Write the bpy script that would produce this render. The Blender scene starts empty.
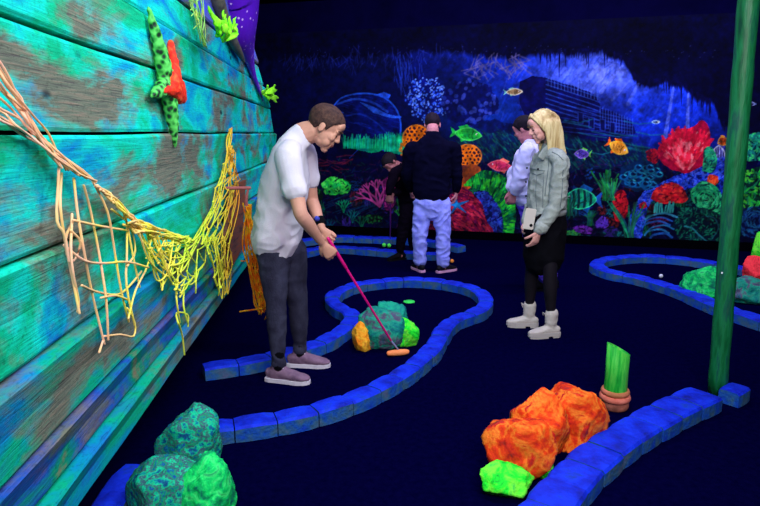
import bpy, bmesh, math, random
import numpy as np
from mathutils import Vector, Matrix, Quaternion, noise
random.seed(7); rng = np.random.RandomState(11)
S = bpy.context.scene; C = S.collection
V = Vector
# ------------------------------------------------------------ camera geometry
FPX = 610.0; HC = 1.53; TH = math.atan((253-133)/FPX); CT, ST = math.cos(TH), math.sin(TH)
def ray(px, py):
    u = (px-380)/FPX; v = (py-253)/FPX
    return V((u, CT-v*ST, -ST-v*CT))
def F(px, py, z=0.0):
    r = ray(px, py); t = (z-HC)/r.z; return V((r.x*t, r.y*t, z))
def P(px, py, Y):
    r = ray(px, py); t = Y/r.y; return V((r.x*t, Y, HC+r.z*t))
cam = bpy.data.cameras.new('camera'); co = bpy.data.objects.new('camera', cam); C.objects.link(co)
cam.sensor_width = 36; cam.lens = FPX*36/760; co.location = (0, 0, HC)
co.rotation_euler = (math.pi/2-TH, 0, 0); S.camera = co; cam.clip_start = .05
S.view_settings.view_transform = 'Standard'; S.view_settings.look = 'None'
S.view_settings.exposure = 0; S.view_settings.gamma = 1
# ------------------------------------------------------------ helpers
def lin(c):
    c = [x/255 for x in c]
    return tuple([(x/12.92 if x <= .04045 else ((x+.055)/1.055)**2.4) for x in c]+[1])
def srgb2lin(a):
    a = np.clip(a/255., 0, 1); return np.where(a <= .04045, a/12.92, ((a+.055)/1.055)**2.4)
def mat(name, cols, scale=8, rough=.85, bump=0, bscale=None, stretch=(1, 1, 1), spec=.15, detail=6, dist=0.0, stops=None, metal=0):
    """cols: one colour or several mixed by a noise ramp, in object space"""
    m = bpy.data.materials.new(name); m.use_nodes = True; nt = m.node_tree; N = nt.nodes; L = nt.links
    b = N['Principled BSDF']; b.inputs['Roughness'].default_value = rough
    b.inputs['Specular IOR Level'].default_value = spec; b.inputs['Metallic'].default_value = metal
    if isinstance(cols, tuple): cols = [cols]
    tc = N.new('ShaderNodeTexCoord'); mp = N.new('ShaderNodeMapping'); mp.inputs['Scale'].default_value = stretch
    L.new(tc.outputs['Object'], mp.inputs['Vector'])
    if len(cols) == 1: b.inputs['Base Color'].default_value = lin(cols[0])
    else:
        n = N.new('ShaderNodeTexNoise'); n.inputs['Scale'].default_value = scale; n.inputs['Detail'].default_value = detail
        n.inputs['Distortion'].default_value = dist; n.inputs['Roughness'].default_value = .6
        L.new(mp.outputs[0], n.inputs['Vector'])
        r = N.new('ShaderNodeValToRGB'); e = r.color_ramp.elements
        k = len(cols); st = stops or [.3+.4*i/(k-1) for i in range(k)]
        e[0].position = st[0]; e[0].color = lin(cols[0]); e[1].position = st[-1]; e[1].color = lin(cols[-1])
        for i in range(1, k-1):
            q = e.new(st[i]); q.color = lin(cols[i])
        L.new(n.outputs['Fac'], r.inputs[0]); L.new(r.outputs[0], b.inputs['Base Color'])
    if bump:
        n2 = N.new('ShaderNodeTexNoise'); n2.inputs['Scale'].default_value = bscale or scale*3; n2.inputs['Detail'].default_value = 5
        L.new(mp.outputs[0], n2.inputs['Vector'])
        bp = N.new('ShaderNodeBump'); bp.inputs['Strength'].default_value = bump; bp.inputs['Distance'].default_value = .01
        L.new(n2.outputs['Fac'], bp.inputs['Height']); L.new(bp.outputs[0], b.inputs['Normal'])
    return m
def obj(name, bm, m=None, parent=None, smooth=False):
    me = bpy.data.meshes.new(name)
    if isinstance(bm, bmesh.types.BMesh):
        bmesh.ops.recalc_face_normals(bm, faces=bm.faces); bm.to_mesh(me); bm.free()
    else: me = bm
    if smooth:
        me.polygons.foreach_set('use_smooth', [True]*len(me.polygons))
    o = bpy.data.objects.new(name, me); C.objects.link(o)
    if m is not None: me.materials.clear(); me.materials.append(m)
    if parent is not None:
        o.parent = parent
        if not getattr(parent, 'localspace', False) and parent.get('_w') is not None: pass
    return o
def wchild(name, bm, m, parent, smooth=True):
    """a part whose mesh is authored in world coordinates under a parent at a base point"""
    o = obj(name, bm, m, parent, smooth)
    inv = parent_inv(parent); o.data.transform(inv); return o
def parent_matrix(p):
    M = Matrix.LocRotScale(p.location, p.rotation_euler, p.scale)
    return parent_matrix(p.parent) @ M if p.parent else M
def parent_inv(p): return parent_matrix(p).inverted()
def tag(o, label=None, cat=None, group=None, kind=None):
    if label: o['label'] = label
    if cat: o['category'] = cat
    if group: o['group'] = group
    if kind: o['kind'] = kind
    return o
def empty(name, loc, label=None, cat=None, group=None, rz=0):
    o = bpy.data.objects.new(name, None); C.objects.link(o); o.location = loc; o.rotation_euler = (0, 0, rz); o.empty_display_size = .1
    return tag(o, label, cat, group)
def top(name, bm, m, base, label, cat, group=None, smooth=True):
    """a thing that is one mesh authored in world coordinates, origin moved to its base"""
    o = obj(name, bm, m, None, smooth); o.data.transform(Matrix.Translation(-V(base))); o.location = base
    return tag(o, label, cat, group)
def box(bm, x0, x1, y0, y1, z0, z1):
    vs = [bm.verts.new((x, y, z)) for x in (x0, x1) for y in (y0, y1) for z in (z0, z1)]
    fs = [(0, 1, 3, 2), (4, 6, 7, 5), (0, 4, 5, 1), (2, 3, 7, 6), (0, 2, 6, 4), (1, 5, 7, 3)]
    r = [bm.faces.new([vs[i] for i in f]) for f in fs]
    return vs
def cr(a, b, c, d, t): return .5*((2*b)+(c-a)*t+(2*a-5*b+4*c-d)*t*t+(3*b-a-3*c+d)*t*t*t)
def spline(pts, sub):
    """Catmull-Rom through numeric rows"""
    A = [np.array(p, float) for p in pts]; A = [2*A[0]-A[1]]+A+[2*A[-1]-A[-2]]
    out = []
    for i in range(1, len(A)-2):
        for k in range(sub): out.append(cr(A[i-1], A[i], A[i+1], A[i+2], k/sub))
    out.append(A[-2]); return out
def loft(bm, rows, side=(1, 0, 0), n=16, sub=4, cap=True, sq=0.0):
    """rows = (pos, ra, rb): ellipse rings, ra along 'side', rb across it"""
    R = spline([(*V(p), a, b) for p, a, b in rows], sub) if sub > 1 else [np.array((*V(p), a, b)) for p, a, b in rows]
    pos = [V(r[:3]) for r in R]
    if cap:
        t0 = (pos[0]-pos[1]).normalized(); t1 = (pos[-1]-pos[-2]).normalized()
        for q, f_ in ((.55, .83), (.9, .43)):
            r0 = R[0 if q == .55 else 0]
        a0, b0 = R[0][3], R[0][4]; a1, b1 = R[-1][3], R[-1][4]
        m0, m1 = min(a0, b0), min(a1, b1)
        pre = [np.array((*(pos[0]+t0*m0*q), a0*f, b0*f)) for q, f in ((.9, .43), (.55, .83))]
        post = [np.array((*(pos[-1]+t1*m1*q), a1*f, b1*f)) for q, f in ((.55, .83), (.9, .43))]
        R = pre+R+post; pos = [V(r[:3]) for r in R]
    side = V(side); rings = []
    for i, r in enumerate(R):
        t = (pos[min(i+1, len(pos)-1)]-pos[max(i-1, 0)]).normalized()
        a = side-t*side.dot(t)
        if a.length < 1e-3: a = t.orthogonal()
        a.normalize(); b = t.cross(a)
        ring = []
        for k in range(n):
            g = 2*math.pi*k/n; cx, sx = math.cos(g), math.sin(g)
            if sq: cx = math.copysign(abs(cx)**(1-sq), cx); sx = math.copysign(abs(sx)**(1-sq), sx)
            ring.append(bm.verts.new(pos[i]+a*(max(r[3], .0005)*cx)+b*(max(r[4], .0005)*sx)))
        rings.append(ring)
    for i in range(len(rings)-1):
        for k in range(n): bm.faces.new((rings[i][k], rings[i][(k+1) % n], rings[i+1][(k+1) % n], rings[i+1][k]))
    bm.faces.new(rings[0][::-1]); bm.faces.new(rings[-1])
def tube(bm, pts, r, n=8, sub=3): 
    rr = r if isinstance(r, (list, tuple)) else [r]*len(pts)
    loft(bm, [(p, q, q) for p, q in zip(pts, rr)], side=(.3, .2, .9), n=n, sub=sub)
def ball(bm, c, r, M=None, sub=3):
    r = (r, r, r) if isinstance(r, (int, float)) else r
    T = Matrix.Translation(c) @ (M.to_4x4() if M else Matrix()) @ Matrix.Diagonal((*r, 1))
    bmesh.ops.create_icosphere(bm, subdivisions=sub, radius=1, matrix=T)
def remesh(bm, vox, iters=3, fac=.5):
    me = bpy.data.meshes.new('t'); bmesh.ops.recalc_face_normals(bm, faces=bm.faces); bm.to_mesh(me); bm.free()
    o = bpy.data.objects.new('t', me); C.objects.link(o)
    md = o.modifiers.new('r', 'REMESH'); md.mode = 'VOXEL'; md.voxel_size = vox
    if iters:
        s = o.modifiers.new('s', 'SMOOTH'); s.iterations = iters; s.factor = fac
    dg = bpy.context.evaluated_depsgraph_get(); dg.update()
    r = bpy.data.meshes.new_from_object(o.evaluated_get(dg)); bpy.data.objects.remove(o)
    return r
def displace(me, fn):
    n = len(me.vertices); co_ = np.empty(n*3); me.vertices.foreach_get('co', co_); no = np.empty(n*3); me.vertices.foreach_get('normal', no)
    co_ = co_.reshape(-1, 3); no = no.reshape(-1, 3)
    for i in range(n):
        co_[i] += no[i]*fn(co_[i])
    me.vertices.foreach_set('co', co_.ravel()); me.update()
def folds(amp, sc=(9, 9, 14), seed=0):
    o = V((seed*3.1, seed*1.7, seed))
    def fn(p):
        q = V((p[0]*sc[0], p[1]*sc[1], p[2]*sc[2]))+o
        q2 = q+V((noise.noise(q*.6), noise.noise(q*.6+V((5, 1, 2))), 0))*1.2
        return amp*((1-abs(noise.noise(q2))*3)+.4*noise.noise(q*2.3))
    return fn
# ------------------------------------------------------------ materials
M = {}
M['floor'] = mat('navy_carpet', [(1, 1, 34), (4, 3, 46)], 30, 1, .3, 300, spec=0)
M['dark'] = mat('black_paint', (3, 3, 8), rough=1, spec=0)
M['wall'] = mat('midnight_blue_paint', [(1, 1, 32), (3, 2, 44), (1, 1, 26)], 1.4, .95, spec=.03)
M['ceil'] = mat('black_ceiling', [(5, 4, 12), (2, 2, 10)], 2, 1, spec=0)
M['kerb'] = mat('blue_kerb_paint', [(4, 20, 120), (5, 34, 190), (10, 50, 225), (14, 60, 160)], 9, .7, .6, 40, spec=.2, stops=[.28, .42, .58, .75])
M['kerbwornshade'] = mat('worn_shaded_kerb_side', [(10, 50, 190), (22, 80, 170), (50, 95, 130), (85, 90, 130)], 12, .85, .7, 50, stops=[.3, .45, .58, .75])  # worn paint, with the sides' shade under overhead light mixed into the colour
# ------------------------------------------------------------ room
WN = V((-.44, 9.3)); WE = V((4.3, 8.05)); WD = (WE-WN).normalized()
WANG = math.atan2(WD.y, WD.x)
def wallpt(u, z, off=0.0):
    return V((WN.x+WD.x*u+WD.y*off, WN.y+WD.y*u-WD.x*off, z))
def W(px, py):
    r = ray(px, py); nrm = V((-WD.y, WD.x)); t = (WN.x*nrm.x+WN.y*nrm.y)/(r.x*nrm.x+r.y*nrm.y)
    x, y = r.x*t, r.y*t
    return ((x-WN.x)*WD.x+(y-WN.y)*WD.y, HC+r.z*t)
CEIL = 3.42
bm = bmesh.new(); box(bm, -3.2, 7.2, -1.5, 11, -.1, 0); tag(obj('floor', bm, M['floor']), kind='structure')
bm = bmesh.new(); box(bm, -3.2, 7.2, -1.5, 11, CEIL, CEIL+.1); tag(obj('ceiling', bm, M['ceil']), kind='structure')
bm = bmesh.new(); box(bm, -3.3, -3.2, -1.5, 11, 0, CEIL); tag(obj('wall_left', bm, M['wall']), kind='structure')
bm = bmesh.new(); box(bm, 7.2, 7.3, -1.5, 11, 0, CEIL); tag(obj('wall_right', bm, M['wall']), kind='structure')
bm = bmesh.new(); box(bm, -3.2, 8.3, 0, .12, 0, CEIL); wb = tag(obj('wall_back', bm, M['wall']), kind='structure')
wb.location = (WN.x, WN.y, 0); wb.rotation_euler = (0, 0, WANG)
bm = bmesh.new(); box(bm, -2.9, 8.1, -.03, 0, 0, .12); bb = tag(obj('baseboard_back', bm, M['dark']), kind='structure')
bb.location = (WN.x, WN.y, 0); bb.rotation_euler = (0, 0, WANG)
# ------------------------------------------------------------ mural (painted on a thin panel, in wall metres)
RES = .008
U0, Z0 = -1.9, .05; U1, Z1 = 6.9, 3.0
nu = int((U1-U0)/RES)+1; nz = int((Z1-Z0)/RES)+1
ug = U0+RES*np.arange(nu); zg = Z0+RES*np.arange(nz)
UU, ZZ = np.meshgrid(ug, zg, indexing='ij')
_tab = rng.rand(256, 256)
def vn(x, y):
    xi = np.floor(x).astype(int); yi = np.floor(y).astype(int); fx = x-xi; fy = y-yi
    fx = fx*fx*(3-2*fx); fy = fy*fy*(3-2*fy)
    g = lambda a, b: _tab[a & 255, b & 255]
    return (g(xi, yi)*(1-fx)+g(xi+1, yi)*fx)*(1-fy)+(g(xi, yi+1)*(1-fx)+g(xi+1, yi+1)*fx)*fy
def fbm(x, y, o=4):
    s = 0; a = .5
    for k in range(o): s = s+a*vn(x*2**k+17*k, y*2**k+31*k); a *= .5
    return s/(1-.5**o)
# sheet coordinates of the painting (about one unit per 1.3 cm), used to lay the motifs out
wx = WN.x+WD.x*UU; wy = WN.y+WD.y*UU; dz_ = ZZ-HC
dep = wy*CT-dz_*ST
SX = 380+FPX*wx/dep; SY = 253-FPX*(dz_*CT+wy*ST)/dep
COL = np.zeros((nu, nz, 3)); IDM = np.zeros((nu, nz), int)
NAMES = ['painted_backdrop']
def newid(n): NAMES.append(n); return len(NAMES)-1
cur = [0]; ALL = (slice(0, nu), slice(0, nz))
def put(sl, a, col, setid=True):
    col = np.asarray(col, float)
    if sl is ALL:
        ii = np.flatnonzero(a.any(1)); jj = np.flatnonzero(a.any(0))
        if not len(ii): return
        sl = (slice(ii[0], ii[-1]+1), slice(jj[0], jj[-1]+1)); a = a[sl]
        if col.ndim == 3: col = col[sl]
    a = a[..., None] if a.ndim == 2 else a
    COL[sl] = COL[sl]*(1-a)+col*a
    if setid and cur[0]: 
        m = a[..., 0] > .5; s = IDM[sl]; s[m] = cur[0]; IDM[sl] = s
def bbs(us, zs, pad):
    i0 = max(0, int((min(us)-pad-U0)/RES)); i1 = min(nu, int((max(us)+pad-U0)/RES)+2)
    j0 = max(0, int((min(zs)-pad-Z0)/RES)); j1 = min(nz, int((max(zs)+pad-Z0)/RES)+2)
    if i0 >= i1 or j0 >= j1: return None
    return (slice(i0, i1), slice(j0, j1))
PXM = 1/71.
def dot(px, py, r, col, asp=1., rot=0., soft=.25, al=1., wob=0):
    u, z = W(px, py); r = r*PXM
    sl = bbs([u], [z], r*max(1, asp)*1.3+.01)
    if not sl: return
    du = UU[sl]-u; dz = ZZ[sl]-z; c, s = math.cos(rot), math.sin(rot)
    d = np.sqrt(((du*c+dz*s)/(r*asp))**2+((-du*s+dz*c)/r)**2)
    if wob: d = d+wob*(fbm(UU[sl]*14, ZZ[sl]*14, 3)-.5)*2
    put(sl, np.clip((1-d)/soft, 0, 1)*al, col)
def line(pts, w, col, al=1., w1=None, clip=None, setid=True):
    q = [W(*p) for p in pts]; w0 = w*PXM/2; w1 = w0 if w1 is None else w1*PXM/2
    sl = bbs([a[0] for a in q], [a[1] for a in q], max(w0, w1)+.02)
    if not sl: return
    A = np.zeros(UU[sl].shape); n = len(q)-1
    for i in range(n):
        (x0, y0), (x1, y1) = q[i], q[i+1]; dx, dy = x1-x0, y1-y0; L = dx*dx+dy*dy+1e-9
        t = np.clip(((UU[sl]-x0)*dx+(ZZ[sl]-y0)*dy)/L, 0, 1)
        d = np.hypot(UU[sl]-x0-t*dx, ZZ[sl]-y0-t*dy); w_ = w0+(w1-w0)*(i+t)/n
        A = np.maximum(A, np.clip((w_-d)/.006+.5, 0, 1))
    if clip is not None: A = A*clip[sl]
    put(sl, A*al, col, setid)
def mask(pts, wob=0., sc=6):
    q = [W(*p) for p in pts]
    m = np.zeros(UU.shape, bool); n = len(q)
    sl = bbs([a[0] for a in q], [a[1] for a in q], wob*PXM+.02)
    if not sl: return m.astype(float)
    us, zs = UU[sl], ZZ[sl]; X = us+wob*PXM*(fbm(us*sc, zs*sc, 3)-.5)*2; Y = zs+wob*PXM*(fbm(us*sc+40, zs*sc+9, 3)-.5)*2; mm = m[sl]
    for i in range(n):
        (x0, y0), (x1, y1) = q[i], q[(i+1) % n]
        if y0 == y1: continue
        cnd = ((y0 > Y) != (y1 > Y)) & (X < (x1-x0)*(Y-y0)/(y1-y0)+x0); mm ^= cnd
    m[sl] = mm
    return m.astype(float)
def fill(pts, col, wob=0., sc=6, al=1., tex=None, tsc=10, setid=True):
    m = mask(pts, wob, sc)
    c = np.asarray(col, float)
    if tex is not None:
        t = np.clip((fbm(UU*tsc, ZZ*tsc, 4)-.3)/.4, 0, 1)[..., None]; c = c*(1-t)+np.asarray(tex, float)*t
    put(ALL, m*al, c, setid); return m
def oval(cx, cy, rx, ry, n=24, jit=0, rot=0):
    r = []
    for k in range(n):
        a = 2*math.pi*k/n; j = 1+jit*(random.random()-.5)
        x, y = rx*j*math.cos(a), ry*j*math.sin(a)
        r.append((cx+x*math.cos(rot)-y*math.sin(rot), cy+x*math.sin(rot)+y*math.cos(rot)))
    return r
def smoothpts(pts, sub=5): return [tuple(p) for p in spline(pts, sub)]
def pick(m, sl=None):
    idx = np.argwhere(m > .5)
    k = idx[random.randrange(len(idx))]; return SX[k[0], k[1]], SY[k[0], k[1]]
def scatter(m, n, fn):
    idx = np.argwhere(m > .5)
    if not len(idx): return
    for _ in range(n):
        k = idx[random.randrange(len(idx))]; fn(SX[k[0], k[1]], SY[k[0], k[1]])
# water and cave
nb = fbm(SX/60, SY/40, 4); nf = fbm(SX/9, SY/9, 4)
COL[:] = np.array((1, 1, 30))+nb[..., None]*np.array((2, 4, 26))
edge_x = [200, 300, 350, 400, 440, 470, 500, 540, 560, 600, 618, 630, 640, 665, 680, 700, 712, 722, 740, 800]
edge_y = [60, 56, 56, 52, 50, 52, 56, 54, 53, 52, 56, 72, 84, 82, 86, 98, 104, 124, 140, 150]
EY = np.interp(SX, edge_x, edge_y)+5*(fbm(SX/7, SX*0+3, 4)-.5)*2+4*(vn(SX/1.3, SX*0)-.5)*(vn(SX/12, SX*0+9) > .45)
below = np.clip((SY-EY)/5, 0, 1)
inten = np.interp(SX, [280, 400, 440, 500, 560, 620, 680, 716, 735], [.12, .2, .45, .8, 1.1, 1.35, 1.3, 1.0, .1])
fall = np.clip(1-(SY-EY)/95, 0, 1)
wat = below*inten*fall*(.65+.7*nb)
put(ALL, np.clip(wat, 0, 1), (16, 52, 225))
glow = np.exp(-(((SX-600)/55)**2+((SY-72)/24)**2))*below; put(ALL, np.clip(glow*.95*(.4+nf), 0, 1), (110, 130, 255))
glow = np.exp(-(((SX-485)/50)**2+((SY-112)/25)**2))*below; put(ALL, np.clip(glow*.5, 0, 1), (10, 70, 200))
# faint rocky wisps of the cave roof
for _ in range(150):
    x = random.uniform(285, 470); y = np.interp(x, edge_x, edge_y)+random.gauss(2, 4)
    line([(x, y), (x+random.gauss(0, 3), y+random.uniform(2, 12))], .8, (30, 45, 150), .45)
for _ in range(60):
    x = random.uniform(395, 425); y = random.uniform(55, 85)
    line([(x, y), (x+random.gauss(1, 2), y+random.uniform(4, 16))], .9, (30, 60, 190), .5)
for _ in range(34):   # pale brown roots below the roof
    x = random.uniform(474, 520); y = random.uniform(53, 70)
    line([(x, y), (x+random.gauss(0, 6), y+5), (x+random.gauss(0, 7), y+random.uniform(8, 16))], 1.3, (96, 88, 150), .6)
for _ in range(90):   # stalactites
    x = random.uniform(540, 725); y = np.interp(x, edge_x, edge_y)
    line([(x, y-3), (x+random.gauss(0, .8), y+random.expovariate(.22)+2)], 1.8, (4, 5, 60), .9, w1=.3)
for x0, y0, x1, y1, w_, a_ in ((622, 66, 601, 92, 4, .5), (612, 66, 590, 92, 3, .35), (638, 84, 628, 104, 4, .45), (673, 88, 664, 142, 4, .55), (688, 94, 687, 130, 3.5, .6), (600, 60, 588, 80, 5, .3), (630, 80, 612, 100, 3, .3)):
    line([(x0, y0), (x1, y1)], w_*.5, (120, 140, 255), a_, w1=w_)
for _ in range(260):
    x = random.uniform(485, 700); y = np.interp(x, edge_x, edge_y)+abs(random.gauss(0, 35))+4
    line([(x, y), (x-random.uniform(2, 7), y+random.uniform(4, 12))], 1.5, random.choice([(60, 90, 240), (10, 30, 150), (20, 60, 210)]), .25)
# shipwreck
cur[0] = newid('shipwreck')
fill([(520, 82), (532, 76), (546, 78), (590, 92), (596, 96), (601, 108), (632, 121), (636, 134), (616, 140), (560, 140), (530, 128), (518, 104)], (7, 10, 88), 1.5, tex=(4, 5, 60))
for k in range(7):
    y = 80+k*4.6; line([(546, y), (592, y+15), (600, y+18)], .9, (40, 80, 200), .65)
    line([(560, 104+k*4.5), (632, 120+k*3)], .9, (30, 66, 180), .6)
for k in range(16):
    x = 548+k*3.3; y = 79+k*.95; line([(x, y-2), (x, y+7)], .7, (70, 110, 225), .6)
for k in range(13):
    x = 600+k*2.7; line([(x, 107+k), (x, 126+k*.8)], .7, (60, 100, 215), .55)
for x, y in ((589, 117), (600, 119), (610, 122), (578, 112)): fill([(x, y), (x+5, y+1), (x+5, y+12), (x, y+11)], (5, 10, 70)); line([(x, y), (x+5, y+1), (x+5, y+12), (x, y+11), (x, y)], .7, (40, 70, 190), .7)
line([(519, 84), (519, 104), (530, 128)], 1, (30, 60, 180), .6); line([(578, 90), (579, 76), (582, 84)], 1, (90, 120, 240), .7)
cur[0] = 0
# seabed greenery band
gm = mask([(430, 150), (470, 138), (500, 128), (540, 132), (570, 135), (600, 140), (630, 142), (660, 150), (660, 172), (600, 168), (560, 172), (500, 160), (440, 165)], 4)
put(ALL, gm*.6, (6, 34, 70)); 
scatter(gm, 520, lambda x, y: line([(x, y), (x-random.uniform(1, 5), y-random.uniform(2, 6))], 1.1, random.choice([(10, 120, 90), (20, 150, 110), (8, 70, 100), (24, 110, 60)]), .32))
for _ in range(12):
    x = random.uniform(560, 640); y = random.uniform(120, 160); line([(x, y), (x+14, y+3), (x+28, y+random.uniform(-3, 6))], 1.2, (18, 120, 130), .5)
for cx, cy, rx in ((520, 128, 18), (490, 126, 14), (545, 130, 14)):
    put(ALL, mask(oval(cx, cy, rx, 7, jit=.3), 2)*.6, (4, 8, 60))
# dark reef base tone in the lower half with scattered tinted life
low = np.clip((SY-165)/20, 0, 1)*.5; put(ALL, low, (6, 8, 44))
reef = mask([(300, 160), (800, 160), (800, 248), (300, 238)], 0)
scatter(reef, 1500, lambda x, y: line([(x, y), (x+random.gauss(0, 3), y+random.gauss(0, 3))], 1.1, random.choice([(8, 60, 70), (20, 36, 120), (50, 16, 80), (12, 80, 60), (8, 30, 100), (70, 20, 60)]), .45))
# many small dim growths filling the reef
for _ in range(110):
    x = random.uniform(300, 790); y = random.uniform(172, 243); c = random.choice([(12, 110, 70), (16, 60, 140), (90, 20, 80), (14, 100, 110), (120, 30, 40), (60, 40, 150), (30, 120, 50)])
    rx, ry = random.uniform(4, 11), random.uniform(3, 8); mk = mask(oval(x, y, rx, ry, 12, .4), 1.5); put(ALL, mk*.7, tuple(v*.25 for v in c)); kind_ = random.random(); n_ = int(rx*ry*.7)
    for _k in range(n_):
        q = random.uniform(0, 6.28); r = math.sqrt(random.random()); X_, Y_ = x+rx*r*math.cos(q), y+ry*r*math.sin(q)
        if kind_ < .4: dot(X_, Y_, 1.1, c, al=.6)
        elif kind_ < .7: line([(X_, Y_), (X_+random.gauss(0, .6), Y_-random.uniform(2, 5))], 1, c, .6)
        else: line([(X_-1.6, Y_), (X_, Y_-1.2), (X_+1.6, Y_)], .9, c, .65)
# blue dotted coral clumps
def clump(name, cx, cy, rx, ry, base, cols, n, r0=1.6, al=.9, jit=.3, bal=.8):
    cur[0] = newid(name); m = mask(oval(cx, cy, rx, ry, jit=jit), 2); put(ALL, m*bal, base)
    scatter(m, n, lambda x, y: dot(x, y, random.uniform(.5, 1)*r0, random.choice(cols), asp=random.uniform(1, 1.8), rot=random.uniform(0, 3), al=al)); cur[0] = 0; return m
clump('coral', 427, 100, 20, 24, (6, 14, 100), [(60, 110, 230), (40, 80, 220), (100, 140, 240)], 260, 1.2)
clump('coral', 470, 102, 27, 22, (5, 8, 78), [(36, 60, 170), (24, 46, 150), (60, 80, 200)], 70, 2.4, .7)
# dolphin
cur[0] = newid('dolphin'); DM = None
dol = smoothpts([(334, 106), (342, 98), (356, 94), (372, 94), (385, 98), (395, 107), (400, 118), (401, 130), (398, 146), (392, 139), (380, 150), (368, 146), (352, 138), (340, 128), (334, 114)])
fill(dol, (5, 20, 118), tex=(3, 8, 70), tsc=5)
line(dol[:44], 1.6, (30, 90, 240), .9); line(smoothpts([(338, 104), (356, 99), (374, 103), (388, 112)]), 2.2, (40, 100, 245), .6)
fill([(376, 95), (384, 92), (391, 95), (389, 99)], (30, 80, 220)); fill(smoothpts([(360, 102), (372, 106), (388, 114), (402, 117), (392, 118), (374, 113)]), (36, 90, 230))
line(smoothpts([(336, 112), (346, 116), (360, 114), (376, 122), (390, 136)]), 1.4, (20, 60, 190), .6)
DM = mask(dol)
for _ in range(60):
    x = random.uniform(340, 396); y = random.uniform(96, 132); line([(x, y), (x+7, y+2)], 1, (20, 56, 200), .3, clip=DM)
line(smoothpts([(384, 150), (374, 144), (362, 147), (350, 158)]), 2.2, (30, 80, 220), .7, w1=.6); dot(345, 108, 1.2, (4, 6, 40)); line([(334, 110), (344, 113)], .8, (60, 120, 255), .7)
cur[0] = 0
# glowing sea grass
for nm, xs, y0, y1 in (('sea_grass', (344, 385), 137, 151), ('sea_grass', (385, 408), 135, 154)):
    cur[0] = newid(nm); a, b = xs
    fill([(a, y0+5), ((a+b)/2, y0), (b, y0+4), (b, y1), ((a+b)/2+3, y1+1), (a, y1-4)], (0, 165, 96), 2, tex=(0, 120, 110), al=.95)
    for _ in range(70):
        x = random.uniform(a, b); line([(x, y1-3), (x+random.gauss(0, 1), y0-random.uniform(-3, 3))], .9, random.choice([(20, 215, 120), (0, 140, 90), (10, 190, 150)]), .7)
cur[0] = 0
for _ in range(26):
    x = random.uniform(300, 345); y = random.uniform(155, 170); line([(x, y), (x+random.uniform(6, 14), y+random.gauss(0, 2))], 1.2, (120, 26, 60), .6)
for _ in range(40):
    x = random.uniform(320, 372); y = random.uniform(195, 215); line([(x, y), (x+12, y-5)], 1, (10, 60, 100), .5)
# orange sponges with holes
def sponge(cx, cy, rx, ry, col, n, hole=(40, 12, 40)):
    cur[0] = newid('sponge'); m = mask(oval(cx, cy, rx, ry, jit=.12), 1); put(ALL, m, col)
    st_ = rx/3.1; rows_ = int(ry*2/st_)+2
    for i in range(-rows_, rows_):
        for j in range(-rows_, rows_):
            x = cx+(i+.5*(j % 2))*st_+random.gauss(0, .4); y = cy+j*st_*.8+random.gauss(0, .4)
            if ((x-cx)/rx)**2+((y-cy)/ry)**2 < .86: dot(x, y, st_*random.uniform(.22, .38), hole, asp=1.25, rot=random.uniform(0, 3), al=.95)
    line(oval(cx, cy, rx, ry)+[(cx+rx, cy)], 1.4, tuple(min(255, c+25) for c in col), .8); cur[0] = 0
sponge(417, 139, 14, 14, (248, 118, 14), 26); sponge(468, 156, 13.5, 11.5, (245, 116, 20), 34)
cur[0] = newid('coral'); fill(smoothpts([(458, 165), (478, 165), (481, 176), (474, 186), (462, 190), (456, 178)]), (190, 84, 24), 2, tex=(90, 36, 40)); cur[0] = newid('coral')
scatter(mask(oval(405, 150, 6, 8)), 40, lambda x, y: dot(x, y, 1.4, (220, 110, 20), al=.7)); cur[0] = 0
# lobed corals of many short strokes following a direction field
def strokes(name, pts, base, cols, n, ln=4, w=1.5, ang=None, al=.85, wob=2, bal=.85):
    cur[0] = newid(name); m = mask(smoothpts(pts+[pts[0]]), wob); put(ALL, m*bal, base)
    def f(x, y):
        a = ang(x, y) if ang else random.uniform(0, 3.14); a += random.gauss(0, .2); l = ln*random.uniform(.5, 1.1)/2
        line([(x-l*math.cos(a), y+l*math.sin(a)), (x+l*math.cos(a), y-l*math.sin(a))], w*random.uniform(.6, 1.2), random.choice(cols), al, clip=m)
    scatter(m, n, f); cur[0] = 0; return m
rad = lambda cx, cy: (lambda x, y: math.atan2(-(y-cy), x-cx))
tan_ = lambda cx, cy: (lambda x, y: math.atan2(-(y-cy), x-cx)+math.pi/2)
strokes('coral', [(463, 185), (480, 172), (500, 174), (512, 188), (516, 210), (512, 238), (498, 238), (500, 212), (488, 194)], (4, 60, 30), [(30, 200, 60), (60, 235, 50), (10, 140, 60), (0, 90, 60)], 330, 7, 2.2, rad(478, 225))
strokes('coral', [(474, 192), (488, 192), (502, 212), (500, 238), (486, 238), (482, 212)], (10, 20, 90), [(30, 60, 190), (50, 90, 210), (40, 40, 150)], 190, 4, 1.5)
strokes('coral', [(448, 196), (462, 186), (478, 200), (488, 222), (490, 238), (452, 238), (446, 218)], (70, 6, 40), [(190, 30, 60), (220, 50, 80), (150, 16, 60), (110, 10, 70)], 420, 5, 1.8, tan_(450, 245))
strokes('coral', [(440, 205), (450, 215), (452, 238), (408, 236), (408, 222)], (50, 8, 40), [(120, 20, 50), (150, 24, 60)], 120, 4, 1.6)
cur[0] = newid('starfish')
for k in range(5):
    a = math.radians(90+72*k+8); line([(457, 205), (457+13*math.cos(a), 205-10*math.sin(a))], 4, (16, 110, 190), 1, w1=1)
dot(457, 205, 3, (30, 140, 210)); cur[0] = 0
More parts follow.
